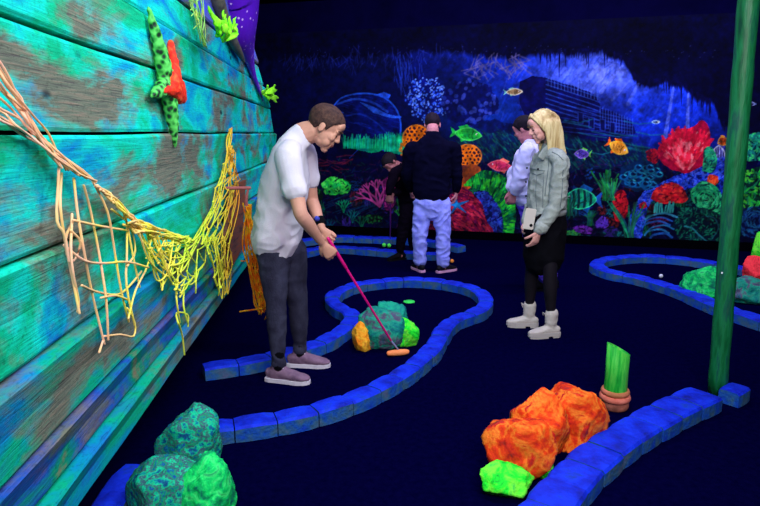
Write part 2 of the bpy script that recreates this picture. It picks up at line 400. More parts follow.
# green leafy coral and branch corals on the left
strokes('coral', [(322, 184), (330, 177), (342, 178), (351, 183), (348, 193), (334, 194), (324, 192)], (4, 70, 40), [(50, 240, 70), (20, 190, 80), (90, 255, 90)], 90, 5, 2.2)
def branch(x, y, a, l, w, col, d):
    if d == 0: return
    x1 = x+l*math.cos(a); y1 = y-l*math.sin(a); line([(x, y), (x1, y1)], w, col, .95, w1=w*.75)
    for s in (-1, 1): branch(x1, y1, a+s*random.uniform(.25, .5), l*.82, w*.78, col, d-1)
cur[0] = newid('branch_coral')
for a in (1.5, 2.0, 2.5, 1.1): branch(380, 206, a, 9, 3, (205, 70, 150), 4)
cur[0] = newid('branch_coral')
strokes('coral', [(384, 182), (392, 176), (396, 200), (386, 210)], (90, 14, 80), [(190, 50, 130), (150, 30, 110)], 40, 4, 1.5)
for x, y, c in ((344, 206, (10, 150, 90)), (353, 216, (8, 90, 90)), (330, 225, (8, 60, 80)), (362, 222, (10, 90, 60)), (402, 215, (40, 180, 60))):
    cur[0] = newid('branch_coral')
    for a in (1.2, 1.57, 1.95): branch(x, y+6, a, 5, 1.6, c, 3)
# fishes
def fish(cx, cy, L, H, face, body, belly, tail, rot=0, stripes=None, fin=None):
    cur[0] = newid('fish'); c, s = math.cos(rot), math.sin(rot)
    T = lambda x, y: (cx+face*(x*c)-y*s*1, cy+x*s*face*1+y*c)
    h = H/2; l = L/2
    bodyp = smoothpts([T(*p) for p in ((l, 0), (l*.75, -h*.5), (l*.25, -h), (-l*.3, -h*.7), (-l*.62, -h*.18), (-l*.62, h*.2), (-l*.3, h*.7), (l*.25, h*.95), (l*.75, h*.5), (l, .3))])
    fill([T(*p) for p in ((-l*.5, 0), (-l, -h*.85), (-l*.85, 0), (-l, h*.85))], tail, 0)
    fin = fin or tail
    fill([T(*p) for p in ((l*.35, -h*.8), (0, -h*1.45), (-l*.5, -h*1.0), (-l*.35, -h*.5))], fin); fill([T(*p) for p in ((l*.1, h*.8), (-l*.25, h*1.35), (-l*.35, h*.6))], fin)
    m = fill(bodyp, body, 0, tex=belly, tsc=14)
    if stripes:
        for q in (-.35, -.05, .25, .5): line([T(l*q, -h*.95), T(l*q-1, 0), T(l*q, h*.95)], L*.06, stripes, .9, clip=m)
    else:
        for q in (-.4, 0, .4): line([T(l*.5, h*q), T(-l*.4, h*q*.6)], .9, belly, .5, clip=m)
    line(bodyp+[bodyp[0]], .9, tuple(min(255, v*1.25+30) for v in body), .8)
    for q in range(14): X_ = random.uniform(-l*.5, l*.3); Y_ = random.uniform(-h*.6, h*.6); line([T(X_, Y_), T(X_+1, Y_+.9)], .7, tuple(v*.4 for v in body), .5, clip=m)
    line([T(l*.45, -h*.6), T(l*.38, 0), T(l*.45, h*.6)], .8, tuple(v*.35 for v in body), .7, clip=m)
    dot(*T(l*.68, -h*.15), max(.8, H*.08), (250, 250, 250)); dot(*T(l*.7, -h*.15), max(.5, H*.05), (5, 5, 20)); cur[0] = 0
fish(466, 134, 32, 13, 1, (50, 230, 60), (10, 150, 60), (30, 190, 70), .12)
fish(513, 92, 19, 6.5, 1, (225, 205, 150), (150, 110, 70), (110, 190, 190), -.05)
fish(617, 147, 24, 13, 1, (255, 140, 20), (255, 175, 60), (235, 100, 14), .5)
fish(583, 154, 17, 9, -1, (110, 80, 210), (60, 50, 180), (110, 220, 80), .05)
fish(583, 199, 40, 21, -1, (22, 190, 110), (10, 120, 120), (24, 90, 190), .02, (6, 30, 50), (16, 90, 170))
fish(502, 166, 28, 11, -1, (235, 70, 80), (190, 40, 90), (250, 110, 90), .12)
fish(719, 156, 18, 20, -1, (170, 175, 250), (120, 130, 240), (70, 80, 220), .1, (30, 24, 110))
fish(723, 141, 12, 9, -1, (250, 120, 30), (220, 70, 30), (250, 160, 40), -.4)
fish(655, 122, 9, 3, 1, (120, 160, 240), (60, 90, 220), (90, 120, 230)); fish(752, 104, 8, 3, -1, (120, 130, 220), (60, 90, 200), (90, 120, 220))
# red fan coral
cur[0] = newid('fan_coral')
fan = mask(smoothpts([(682, 172), (668, 168), (657, 152), (664, 140), (676, 130), (690, 128), (701, 121), (709, 128), (710, 148), (706, 162), (696, 172), (682, 173)]), 2)
put(ALL, fan*.95, (180, 8, 50))
for k in range(190):
    a = random.uniform(.75, 2.6); r = random.uniform(4, 40); x = 686+r*math.cos(a)*.85; y = 172-r*math.sin(a)*1.05
    line([(x, y), (x+4.5*math.cos(a+random.gauss(0, .25)), y-6*math.sin(a))], 1.9, random.choice([(255, 40, 70), (255, 80, 100), (235, 20, 50), (255, 120, 130)]), .9, clip=fan)
for k in range(40):
    a = .8+1.7*k/40; r0 = random.uniform(34, 42); line([(686+r0*.75*math.cos(a), 172-r0*.9*math.sin(a)), (686+r0*math.cos(a)*.92, 172-r0*1.1*math.sin(a))], 1.8, (235, 20, 60), .9)
cur[0] = newid('coral'); strokes('coral', [(645, 152), (652, 148), (660, 155), (656, 163), (648, 160)], (120, 6, 40), [(210, 20, 50)], 30, 3, 1.6)
# blue tubular coral band
strokes('tube_coral', [(628, 240), (630, 215), (640, 196), (658, 184), (676, 176), (694, 170), (712, 160), (726, 158), (728, 176), (704, 184), (684, 190), (664, 194), (652, 202), (644, 222), (640, 240)], (8, 22, 120), [(30, 70, 245), (50, 100, 255), (16, 46, 190), (80, 110, 255)], 520, 4.5, 1.5)
strokes('coral', [(716, 186), (724, 178), (734, 190), (734, 214), (722, 206)], (6, 20, 110), [(30, 60, 220), (20, 50, 180)], 60, 4, 1.6)
# teal cup corals
cur[0] = newid('cup_coral'); put(ALL, mask(oval(641, 176, 22, 15, jit=.2), 2)*.9, (4, 36, 80))
for k in range(46):
    a = random.uniform(0, 6.28); r = math.sqrt(random.random()); x = 641+19*r*math.cos(a); y = 176+12*r*math.sin(a)
    dot(x, y, 3.3, random.choice([(10, 90, 150), (16, 110, 140)]), asp=1.25); dot(x+.3, y-.4, 2, (4, 24, 70), asp=1.3); line(oval(x, y, 3.2, 2.3, 10)[8:20], 1.1, random.choice([(60, 200, 215), (40, 160, 220)]), .9)
cur[0] = 0
strokes('brain_coral', [(650, 200), (656, 188), (668, 183), (680, 186), (688, 196), (682, 202), (664, 203)], (130, 6, 24), [(240, 30, 40), (255, 60, 50), (200, 16, 40)], 110, 3.6, 2.2, lambda x, y: 0)
strokes('coral', [(705, 182), (708, 175), (716, 175), (717, 183), (710, 187)], (150, 30, 16), [(250, 90, 40), (220, 50, 30)], 34, 3, 1.7)
strokes('coral', [(612, 196), (622, 190), (627, 200), (626, 216), (618, 222), (612, 212)], (120, 6, 24), [(225, 30, 40), (200, 20, 40)], 70, 3.5, 1.7)
strokes('coral', [(638, 205), (645, 202), (647, 208), (640, 209)], (150, 10, 20), [(225, 30, 40)], 16, 2.5, 1.4)
for x, y, h_, c in ((606, 200, 28, (20, 120, 60)), (612, 200, 20, (30, 150, 80)), (630, 238, 34, (30, 150, 100)), (569, 215, 20, (16, 90, 70)), (590, 225, 14, (20, 120, 80))):
    cur[0] = newid('sea_grass')
    for k in range(16):
        a = random.gauss(0, .22); line(smoothpts([(x+random.gauss(0, 1.6), y), (x+a*h_*.5, y-h_*.5), (x+a*h_*1.2, y-h_*random.uniform(.7, 1.1))], 3), 1.3, tuple(v*random.uniform(.6, 1.2) for v in c), .85)
cur[0] = 0
strokes('brain_coral', [(690, 190), (700, 182), (712, 184), (722, 196), (724, 214), (706, 214), (694, 204)], (4, 60, 50), [(30, 200, 110), (20, 150, 100), (60, 220, 130)], 230, 4.5, 1.3, tan_(706, 200))
strokes('coral', [(676, 208), (694, 206), (720, 214), (724, 244), (690, 246), (674, 232)], (4, 26, 40), [(14, 110, 80), (10, 70, 70), (20, 130, 90)], 230, 2.6, 1.2)
cur[0] = newid('plate_coral')
for k in range(6):
    y = 214+k*4; a_ = random.uniform(-3, 3); line(smoothpts([(642+a_+k, y+5), (650+a_, y+1), (662+a_, y-1), (674+a_-k, y+3)]), random.uniform(1.4, 2.6), random.choice([(40, 140, 200), (30, 100, 190), (60, 170, 200)]), .8)
for k in range(8):
    x = 654+k*2.6; line([(x, 212), (x+random.uniform(-1, 3), 203+random.uniform(-2, 3))], random.uniform(1.2, 2.2), (50, 190, 170), .85)
cur[0] = newid('sea_whip'); line(smoothpts([(684, 226), (692, 228), (700, 236), (712, 243), (730, 241)]), 1.3, (40, 140, 150), .8); line(smoothpts([(712, 238), (718, 228), (714, 218), (706, 216)]), 1.1, (30, 110, 120), .7)
cur[0] = 0
strokes('coral', [(562, 240), (566, 232), (578, 230), (580, 240), (572, 246)], (6, 50, 40), [(30, 140, 80), (60, 170, 60)], 60, 3, 1.5)
strokes('coral', [(572, 228), (580, 225), (592, 228), (590, 233), (576, 233)], (50, 10, 90), [(130, 50, 190), (100, 40, 170)], 30, 3, 1.7)
strokes('coral', [(570, 242), (580, 238), (592, 240), (592, 245), (572, 246)], (80, 10, 80), [(190, 60, 150), (150, 40, 150)], 40, 3, 1.6)
strokes('coral', [(594, 222), (602, 216), (608, 222), (606, 228), (596, 228)], (30, 10, 90), [(90, 50, 200), (110, 60, 210)], 34, 3, 1.6)
strokes('coral', [(600, 232), (612, 226), (622, 232), (622, 240), (602, 240)], (6, 30, 50), [(16, 110, 110), (50, 30, 120)], 40, 3, 1.4)
# beyond the green post
strokes('coral', [(738, 150), (744, 138), (756, 132), (770, 136), (790, 150), (780, 160), (746, 160)], (4, 60, 70), [(30, 200, 140), (20, 140, 130), (60, 230, 120)], 170, 4, 1.7)
strokes('coral', [(736, 200), (738, 176), (750, 168), (775, 170), (800, 190), (790, 214), (744, 208)], (4, 50, 40), [(40, 220, 70), (20, 150, 90), (90, 240, 60)], 260, 4.5, 1.6)
strokes('brain_coral', [(740, 212), (752, 206), (768, 208), (778, 220), (770, 236), (744, 236)], (6, 20, 70), [(30, 110, 160), (20, 70, 140)], 130, 4, 1.3, tan_(756, 222))
strokes('coral', [(700, 172), (704, 150), (712, 148), (716, 160), (712, 172)], (4, 60, 60), [(20, 150, 110), (40, 190, 120)], 70, 4, 1.5)
# small speckles of starlight paint above
for _ in range(70): dot(random.uniform(300, 720), random.uniform(46, 60), .5, (60, 70, 160), al=.6)
# brush texture over everything: streaky thin and thick paint
tx = fbm(SX/5, SY/5, 4); t2 = fbm(SX/2.2, SY/2.2, 3); t3 = fbm(SX/38, SY/26, 3)
COL *= np.clip(.5+.75*tx+.35*(t2-.5)+.5*(t3-.5), .3, 1.25)[..., None]
# build: one mesh per painted motif, all lying in the panel's face
mural = empty('mural', wallpt(2.4, .13, .02), 'wide painted underwater reef scene covering the back wall, with wreck, dolphin, fish and corals', 'mural')
mm_ = bpy.data.materials.new('mural_paint'); mm_.use_nodes = True; nt = mm_.node_tree; b_ = nt.nodes['Principled BSDF']
at = nt.nodes.new('ShaderNodeAttribute'); at.attribute_name = 'paint'; nt.links.new(at.outputs['Color'], b_.inputs['Base Color']); b_.inputs['Roughness'].default_value = .8; b_.inputs['Specular IOR Level'].default_value = .05
vid = np.arange(nu*nz).reshape(nu, nz)
fq = np.stack([vid[:-1, :-1], vid[1:, :-1], vid[1:, 1:], vid[:-1, 1:]], -1).reshape(-1, 4); fid = IDM[:-1, :-1].ravel()
OFF = .022
PTS = np.stack([WN.x+WD.x*UU+WD.y*OFF, WN.y+WD.y*UU-WD.x*OFF, ZZ], -1).reshape(-1, 3)-np.array(mural.location)
CL = np.concatenate([srgb2lin(COL.reshape(-1, 3)), np.ones((nu*nz, 1))], 1)
for k, nm in enumerate(NAMES):
    f = fq[fid == k]
    if len(f) < 12:
        if len(f) == 0: continue
    used, inv = np.unique(f.ravel(), return_inverse=True)
    me = bpy.data.meshes.new(nm); me.vertices.add(len(used)); me.vertices.foreach_set('co', PTS[used].ravel())
    me.loops.add(len(f)*4); me.loops.foreach_set('vertex_index', inv.astype(np.int32)); me.polygons.add(len(f))
    me.polygons.foreach_set('loop_start', np.arange(len(f), dtype=np.int32)*4)
    me.update(calc_edges=True)
    ca = me.color_attributes.new('paint', 'FLOAT_COLOR', 'POINT'); ca.data.foreach_set('color', CL[used].ravel())
    me.materials.append(mm_); o = bpy.data.objects.new(nm, me); C.objects.link(o); o.parent = mural
bm = bmesh.new(); q = [wallpt(U0, Z0, .018), wallpt(U1, Z0, .018), wallpt(U1, Z1, .018), wallpt(U0, Z1, .018)]
a = [bm.verts.new(p) for p in q]; b = [bm.verts.new(V((p.x-WD.y*.016, p.y+WD.x*.016, p.z))) for p in q]
bm.faces.new(a); bm.faces.new(b[::-1])
for i in range(4): bm.faces.new((a[i], a[(i+1) % 4], b[(i+1) % 4], b[i]))
wchild('panel', bm, M['wall'], mural, False)
# ------------------------------------------------------------ ship hull
PHI = math.atan2(340-380, FPX/CT); HD = V((math.sin(PHI), math.cos(PHI), 0)); HN_ = V((HD.y, -HD.x, 0))
HOFF = -1.10*.77
def HL(px, py, off=0.0):
    """point on the hull face (off metres in front of it)"""
    r = ray(px, py); t = (HOFF+off)/(r.x*HN_.x+r.y*HN_.y); return V((r.x*t, r.y*t, HC+r.z*t))
def hs(p): return p.x*HD.x+p.y*HD.y
base = HN_*HOFF
hull = empty('ship_hull', (base.x, base.y, 0), 'turquoise weathered plank side of a mock ship running along the left', 'ship hull')
hull.rotation_euler = (0, 0, math.atan2(HD.y, HD.x))      # local x along the hull, local -y out to the room
def plankmat(name, seed, cols, stops):
    m = bpy.data.materials.new(name); m.use_nodes = True; nt = m.node_tree; N = nt.nodes; L = nt.links; b = N['Principled BSDF']
    b.inputs['Roughness'].default_value = .75; b.inputs['Specular IOR Level'].default_value = .12
    tc = N.new('ShaderNodeTexCoord'); mp = N.new('ShaderNodeMapping'); mp.inputs['Location'].default_value = (seed*3.7, seed, seed*1.3)
    L.new(tc.outputs['Object'], mp.inputs[0])
    def nz_(sc, st, det=6, dis=0, rough=.6):
        m2 = N.new('ShaderNodeMapping'); m2.inputs['Scale'].default_value = st; L.new(mp.outputs[0], m2.inputs[0])
        n = N.new('ShaderNodeTexNoise'); n.inputs['Scale'].default_value = sc; n.inputs['Detail'].default_value = det; n.inputs['Distortion'].default_value = dis; n.inputs['Roughness'].default_value = rough
        L.new(m2.outputs[0], n.inputs['Vector']); return n
    def ramp(src, cs, st):
        r = N.new('ShaderNodeValToRGB'); e = r.color_ramp.elements; e[0].position = st[0]; e[0].color = cs[0] if len(cs[0]) == 4 else lin(cs[0]); e[1].position = st[-1]; e[1].color = lin(cs[-1]) if len(cs[-1]) == 3 else cs[-1]
        for i in range(1, len(cs)-1): q = e.new(st[i]); q.color = lin(cs[i]) if len(cs[i]) == 3 else cs[i]
        L.new(src, r.inputs[0]); return r
    def mix(a, b_, f, mode='MIX'):
        x = N.new('ShaderNodeMix'); x.data_type = 'RGBA'; x.blend_type = mode
        if isinstance(f, float): x.inputs[0].default_value = f
        else: L.new(f, x.inputs[0])
        L.new(a, x.inputs[6]); L.new(b_, x.inputs[7]) if not isinstance(b_, tuple) else x.inputs[7].__setattr__('default_value', b_)
        return x.outputs[2]
    broad = nz_(2.6, (.7, 1, 1.9), 8, .5, .62); c0 = ramp(broad.outputs['Fac'], cols, stops)
    worn = nz_(1.5, (.75, 1, 1.7), 8, .5, .66); wm = ramp(worn.outputs['Fac'], [(0, 0, 0, 1), (1, 1, 1, 1)], [.50, .60])
    grain = nz_(14, (.35, 1, 9), 5, .6); g = ramp(grain.outputs['Fac'], [(84, 76, 78), (112, 122, 104), (150, 128, 112)], [.3, .5, .7])
    c1 = mix(c0.outputs[0], g.outputs[0], wm.outputs[0])
    speck = nz_(60, (1, 1, 1.6), 4); sp = ramp(speck.outputs['Fac'], [(.35, .35, .35, 1), (1, 1, 1, 1)], [.3, .45])
    c2 = mix(c1, sp.outputs[0], .55, 'MULTIPLY')
    crk = nz_(5, (.25, 1, 22), 3, .3); ck = ramp(crk.outputs['Fac'], [(1, 1, 1, 1), (.35, .4, .45, 1), (1, 1, 1, 1)], [.485, .5, .515])
    c3 = mix(c2, ck.outputs[0], .7, 'MULTIPLY')
    # knots
    m3 = N.new('ShaderNodeMapping'); m3.inputs['Scale'].default_value = (.9, 1, 2.0); L.new(mp.outputs[0], m3.inputs[0])
    vo = N.new('ShaderNodeTexVoronoi'); vo.inputs['Scale'].default_value = 1.9; L.new(m3.outputs[0], vo.inputs['Vector'])
    kn = ramp(vo.outputs['Distance'], [(.06, .05, .09, 1), (.25, .3, .4, 1), (1, 1, 1, 1)], [.03, .055, .085])
    c4 = mix(c3, kn.outputs[0], 1.0, 'MULTIPLY')
    L.new(c4, b.inputs['Base Color'])
    bp = N.new('ShaderNodeBump'); bp.inputs['Strength'].default_value = .5; bp.inputs['Distance'].default_value = .008
    L.new(grain.outputs['Fac'], bp.inputs['Height']); L.new(bp.outputs[0], b.inputs['Normal'])
    return m
TQ = [(10, 96, 215), (0, 170, 205), (10, 225, 205), (0, 196, 140), (0, 140, 96)]
BL = [(40, 70, 220), (0, 150, 190), (0, 180, 130), (30, 120, 190)]
BR = [(120, 90, 80), (30, 90, 190), (0, 150, 110), (190, 100, 90)]
PU = [(110, 100, 215), (70, 90, 220), (96, 110, 180), (120, 104, 200)]
st5 = [.28, .4, .5, .6, .74]; st4 = [.3, .44, .56, .7]
SE = [.35, .50, .66, .906, 1.198, 1.53, 1.826, 2.05, 2.235, 2.62]
PM = [plankmat('green_plank_paint', 9, BL, st4), plankmat('rusty_plank_paint', 8, BR, st4), plankmat('blue_plank_paint', 7, BL, st4), plankmat('teal_plank_paint', 6, TQ, st5), plankmat('turquoise_plank_paint', 1, TQ, st5),
      plankmat('turquoise_plank_paint', 2, TQ, st5), plankmat('turquoise_plank_paint', 3, TQ, st5), plankmat('teal_plank_paint', 4, TQ, st5), plankmat('violet_plank_paint', 5, PU, st4)]
zend = [.35, .9, 1.2, 1.52, 1.81, 2.15, 2.5, 2.62]; send = [8.1, 8.35, 8.3, 8.15, 7.8, 7.0, 6.1, 5.8]
S0 = -.9
EDG = mat('bare_reddish_plank_edge', [(70, 34, 34), (150, 84, 90), (190, 120, 130), (60, 40, 60)], 5, .85, .4, 40, (.4, 1, 1))
for i in range(9):
    z0, z1 = SE[i]+.006, SE[i+1]-.006
    bm = bmesh.new(); n = 90; prof = []
    tilt = .020; out0 = -.012 if i > 4 else .002
    rows = []
    for k in range(n+1):
        t = k/n; row = []
        for (zz, yo) in ((z0, .07), (z0, .006), (z0+.012, -.002), (.5*(z0+z1), 0), (z1-.012, -.002-tilt*(i < 5)), (z1, .006-tilt*(i < 5)), (z1, .07)):
            e = float(np.interp(zz, zend, send)); s = S0+(e-S0)*t
            w_ = .006*noise.noise(V((s*1.1, i*9, 0)))
            y = yo+.004*noise.noise(V((s*2.5, zz*6, i)))+(.012 if i % 2 else 0)
            row.append(bm.verts.new((s, y, zz+w_*(1 if yo < .06 else 1))))
        rows.append(row)
    for a, b in zip(rows, rows[1:]):
        for k in range(7):
            fc = bm.faces.new((a[k], a[(k+1) % 7], b[(k+1) % 7], b[k]))
            if k in (0, 4, 5): fc.material_index = 1
    bm.faces.new(rows[0]); bm.faces.new(rows[-1][::-1])
    o = obj('plank', bm, PM[i], hull); o.data.materials.append(EDG)
    if i == 1: o['label'] = 'rust-streaked lower plank'
    if i == 8: o['label'] = 'violet plank'
# frame behind the planks, stem post and keel cheek
bm = bmesh.new(); 
pr = [(S0, .36), (8.05, .36), (8.3, .9), (8.25, 1.2), (8.1, 1.52), (7.7, 1.81), (6.9, 2.15), (5.75, 2.6), (S0, 2.6)]
a = [bm.verts.new((x, .075, z)) for x, z in pr]; b = [bm.verts.new((x, .16, z)) for x, z in pr]
bm.faces.new(a); bm.faces.new(b[::-1])
for i in range(len(pr)): bm.faces.new((a[i], a[(i+1) % 9], b[(i+1) % 9], b[i]))
obj('backing', bm, M['dark'], hull)
bm = bmesh.new(); box(bm, S0, 7.6, .3, .9, 0, .9); obj('keel', bm, M['dark'], hull)
bm = bmesh.new(); box(bm, S0, 7.9, .16, .5, .5, .62); obj('rib', bm, M['dark'], hull)
# brown patch boards nailed low on the hull
bmat = mat('brown_board', [(60, 40, 36), (120, 84, 70), (150, 80, 50), (90, 90, 80)], 6, .8, .4, 30, (.5, 1, 6))
def hull_board(pts, label):
    bm = bmesh.new(); a = [bm.verts.new(HL(x, y, .05)) for x, y in pts]; b = [bm.verts.new(HL(x, y, .05)-HN_*.028) for x, y in pts]
    bm.faces.new(a); bm.faces.new(b[::-1])
    for i in range(len(pts)): bm.faces.new((a[i], a[(i+1) % len(pts)], b[(i+1) % len(pts)], b[i]))
    o = wchild('patch_board', bm, bmat, hull, False)
hull_board([(233, 186), (246, 180), (243, 226), (229, 250), (226, 236)], '')
hull_board([(244, 222), (247, 240), (222, 286), (222, 262)], '')
# ------------------------------------------------------------ starfish
sfb = mat('green_starfish_skin', [(6, 50, 30), (16, 120, 40), (50, 190, 70), (20, 100, 60)], 24, .6, .8, 80, stops=[.36, .46, .58, .7]); sfr = mat('orange_red_starfish_skin', [(255, 70, 30), (230, 40, 30), (255, 120, 60)], 20, .6, .4, 60)
c0 = HL(169, 84, .04)
def spots(name, base_, spot, sc, r0=.2, r1=.3):
    m = bpy.data.materials.new(name); m.use_nodes = True; nt = m.node_tree; N = nt.nodes; b = N['Principled BSDF']; b.inputs['Roughness'].default_value = .6
    tc = N.new('ShaderNodeTexCoord'); vo = N.new('ShaderNodeTexVoronoi'); vo.inputs['Scale'].default_value = sc; nt.links.new(tc.outputs['Object'], vo.inputs['Vector'])
    r = N.new('ShaderNodeValToRGB'); e = r.color_ramp.elements; e[0].position = r0; e[0].color = lin(spot); e[1].position = r1; e[1].color = lin(base_[0]); q = e.new(.62); q.color = lin(base_[1])
    nt.links.new(vo.outputs['Distance'], r.inputs[0]); nt.links.new(r.outputs[0], b.inputs['Base Color']); return m
sfb = spots('green_starfish_skin', [(20, 130, 40), (90, 210, 90)], (8, 40, 24), 34, .28, .4)

star = empty('starfish', c0, 'green speckled starfish with one orange-red arm mounted on the turquoise planks', 'starfish')
def hpt(ds, dz, off): return c0+HD*ds+V((0, 0, dz))+HN_*off
angs = [(122, .36, 'g'), (52, .20, 'g'), (352, .21, 'r'), (-72, .31, 'g'), (196, .24, 'g')]
bm = bmesh.new(); 
for a, L_, k in angs:
    a = math.radians(a); tgt = bm
    if k == 'g': loft(tgt, [(hpt(0, 0, -.01), .062, .038), (hpt(L_*.4*math.cos(a), L_*.4*math.sin(a), -.008), .044, .034), (hpt(L_*.8*math.cos(a), L_*.8*math.sin(a), -.012), .024, .020), (hpt(L_*math.cos(a), L_*math.sin(a), -.016), .008, .008)], side=(-math.sin(a)*HD.x, -math.sin(a)*HD.y, math.cos(a)), n=12)
me = remesh(bm, .006, 3); displace(me, lambda p: .006*noise.noise(V(p)*45))
wchild('body', me, sfb, star)
bm = bmesh.new(); a = math.radians(-8)
loft(bm, [(hpt(-.02, 0, .02), .06, .036), (hpt(.1, -.02, .012), .07, .040), (hpt(.27, -.06, -.005), .018, .018)], side=(0, 0, 1), n=12)
loft(bm, [(hpt(-.14, -.04, .012), .012, .012), (hpt(.02, .0, .022), .045, .034), (hpt(.09, .2, -.004), .016, .016)], side=(HD.x, HD.y, .4), n=12)
me = remesh(bm, .006, 3); displace(me, lambda p: .005*noise.noise(V(p)*50)); wchild('arm', me, sfr, star)['label'] = 'orange-red arm'
# ------------------------------------------------------------ nets
def netmat(name, cols, sc=3):
    return mat(name, cols, sc, .8, spec=.1)
nm1 = bpy.data.materials.new('orange_to_yellow_net_cord'); nm1.use_nodes = True; nt = nm1.node_tree; b_ = nt.nodes['Principled BSDF']
tc = nt.nodes.new('ShaderNodeTexCoord'); sx = nt.nodes.new('ShaderNodeSeparateXYZ'); nt.links.new(tc.outputs['Object'], sx.inputs[0])
nn = nt.nodes.new('ShaderNodeTexNoise'); nn.inputs['Scale'].default_value = 9; nt.links.new(tc.outputs['Object'], nn.inputs['Vector'])
ma = nt.nodes.new('ShaderNodeMath'); ma.operation = 'MULTIPLY_ADD'; ma.inputs[1].default_value = .6; nt.links.new(nn.outputs['Fac'], ma.inputs[0])
mb = nt.nodes.new('ShaderNodeMath'); mb.operation = 'MULTIPLY_ADD'; mb.inputs[1].default_value = .3; mb.inputs[2].default_value = -.12; nt.links.new(sx.outputs['Y'], mb.inputs[0]); nt.links.new(mb.outputs[0], ma.inputs[2])
rp = nt.nodes.new('ShaderNodeValToRGB'); e = rp.color_ramp.elements; e[0].position = 0; e[0].color = lin((255, 195, 165)); e[1].position = 1.0; e[1].color = lin((255, 170, 40))
for ps, cc in ((.2, (255, 205, 130)), (.33, (255, 235, 80)), (.55, (220, 250, 60)), (.8, (240, 215, 50))): q = e.new(ps); q.color = lin(cc)
nt.links.new(ma.outputs[0], rp.inputs[0]); nt.links.new(rp.outputs[0], b_.inputs['Base Color']); b_.inputs['Roughness'].default_value = .8
bm = bmesh.new(); T = lambda a, b, t: (a[0]+(b[0]-a[0])*t, a[1]+(b[1]-a[1])*t)
def cord(pts, off=.03, r=.0042, jit=1.5, sub=2):
    q = [HL(x+random.gauss(0, jit), y+random.gauss(0, jit), off+random.uniform(-.012, .02)) for x, y in pts]; q = [V(p) for p in q]
    tube(bm, q, r, 6, sub)
def ev(poly, t):
    k = t*(len(poly)-1); i = min(int(k), len(poly)-2); return T(poly[i], poly[i+1], k-i)
def bundle(a, b, n, off=.03, r=.004, j=.8, wav=8):
    """n loose cords between the two edges a and b (polylines)"""
    for k in range(n):
        t = random.random(); ta = min(1, max(0, t+random.gauss(0, .25))); p0 = ev(a, t); p1 = ev(b, ta)
        cord([T(p0, p1, i/wav) for i in range(wav+1)], off, r, j)
def netting(left, right, nu_, nv_, off=.03, r=.0036, j=1.2, skip=.08):
    """knotted mesh between two edges"""
    G = [[(lambda p: (p[0]+random.gauss(0, j), p[1]+random.gauss(0, j)))(T(ev(left, v/nv_), ev(right, v/nv_), u/nu_)) for u in range(nu_+1)] for v in range(nv_+1)]
    K = [[HL(*G[v][u], off+random.uniform(-.01, .015)) for u in range(nu_+1)] for v in range(nv_+1)]
    for v in range(nv_+1):
        for u in range(nu_+1):
            for (a, b) in (((v, u), (v+1, u+(1 if v % 2 else 0))), ((v, u), (v+1, u-(0 if v % 2 else 1)))):
                if 0 <= b[0] <= nv_ and 0 <= b[1] <= nu_ and random.random() > skip:
                    p, q = K[a[0]][a[1]], K[b[0]][b[1]]; m_ = (p+q)/2+V((0, 0, -.008)); tube(bm, [p, m_, q], r, 6, 2)
            ball(bm, K[v][u], r*1.9, sub=1)
bundle([(-14, 45), (-12, 112)], [(58, 165), (96, 182)], 13, .05, .0033, 1.4, 7)
# open net under the first swag
verts_ = [[(62, 172), (60, 205), (66, 245), (74, 280), (79, 312)], [(74, 180), (76, 212), (84, 250), (92, 290), (104, 345)], [(84, 184), (92, 215), (100, 255), (106, 300), (108, 338)],
          [(92, 182), (108, 212), (114, 250), (122, 290), (128, 320)], [(98, 184), (122, 210), (126, 250), (126, 285), (135, 325)]]
for s_ in verts_: cord(s_, .035, .0042, 1.0, 3)
for rr_ in ([(74, 220), (100, 226), (128, 232)], [(66, 246), (84, 262), (104, 264), (128, 262), (148, 268)], [(82, 285), (96, 292), (118, 294), (130, 288), (140, 272)], [(100, 300), (116, 296), (130, 298)], [(104, 335), (120, 334), (134, 336), (136, 322), (126, 308)], [(74, 222), (66, 240), (70, 262), (76, 258), (80, 240), (70, 230)]): cord(rr_, .04, .0042, 1.0, 3)
for s_ in ([(60, 165), (58, 190), (56, 222), (66, 235), (70, 262)], [(74, 215), (72, 262), (78, 300), (79, 312)], [(112, 208), (130, 225), (134, 250), (128, 265)], [(104, 340), (100, 352)], [(128, 230), (134, 262), (140, 290)], [(148, 226), (150, 262), (136, 290), (130, 318)]): cord(s_, .04, .0042, 1.0, 3)
# the twisted middle run
bundle([(96, 184), (104, 192)], [(150, 232), (156, 240)], 8, .05, .0045, 1.6)
bundle([(130, 214), (128, 228)], [(188, 236), (190, 243)], 9, .055, .0045, 1.8)
bundle([(150, 228), (150, 262)], [(190, 236), (190, 243)], 7, .05, .004, 1.6)
for q in range(10):
    a = (random.uniform(138, 162), random.uniform(226, 236)); b = (random.uniform(170, 200), random.uniform(236, 246)); d = random.uniform(20, 52)
    cord([T(a, b, t) if t in (0, 1) else (T(a, b, t)[0]+2, T(a, b, t)[1]+d*4*t*(1-t)) for t in (0, .2, .4, .6, .8, 1)], .05, .004, 1.3, 3)
netting([(140, 232), (158, 262), (172, 282), (176, 292)], [(206, 240), (204, 262), (196, 278), (184, 292)], 6, 6, .055, .0036, 1.6)
for s_ in ([(176, 284), (178, 302), (179, 322)], [(184, 284), (184, 305), (188, 324)], [(180, 322), (184, 336), (184, 356)], [(179, 322), (178, 312), (186, 314), (188, 326)], [(165, 262), (163, 282), (161, 290)], [(196, 262), (197, 280), (196, 292)]): cord(s_, .05, .0045, 1.0, 3)
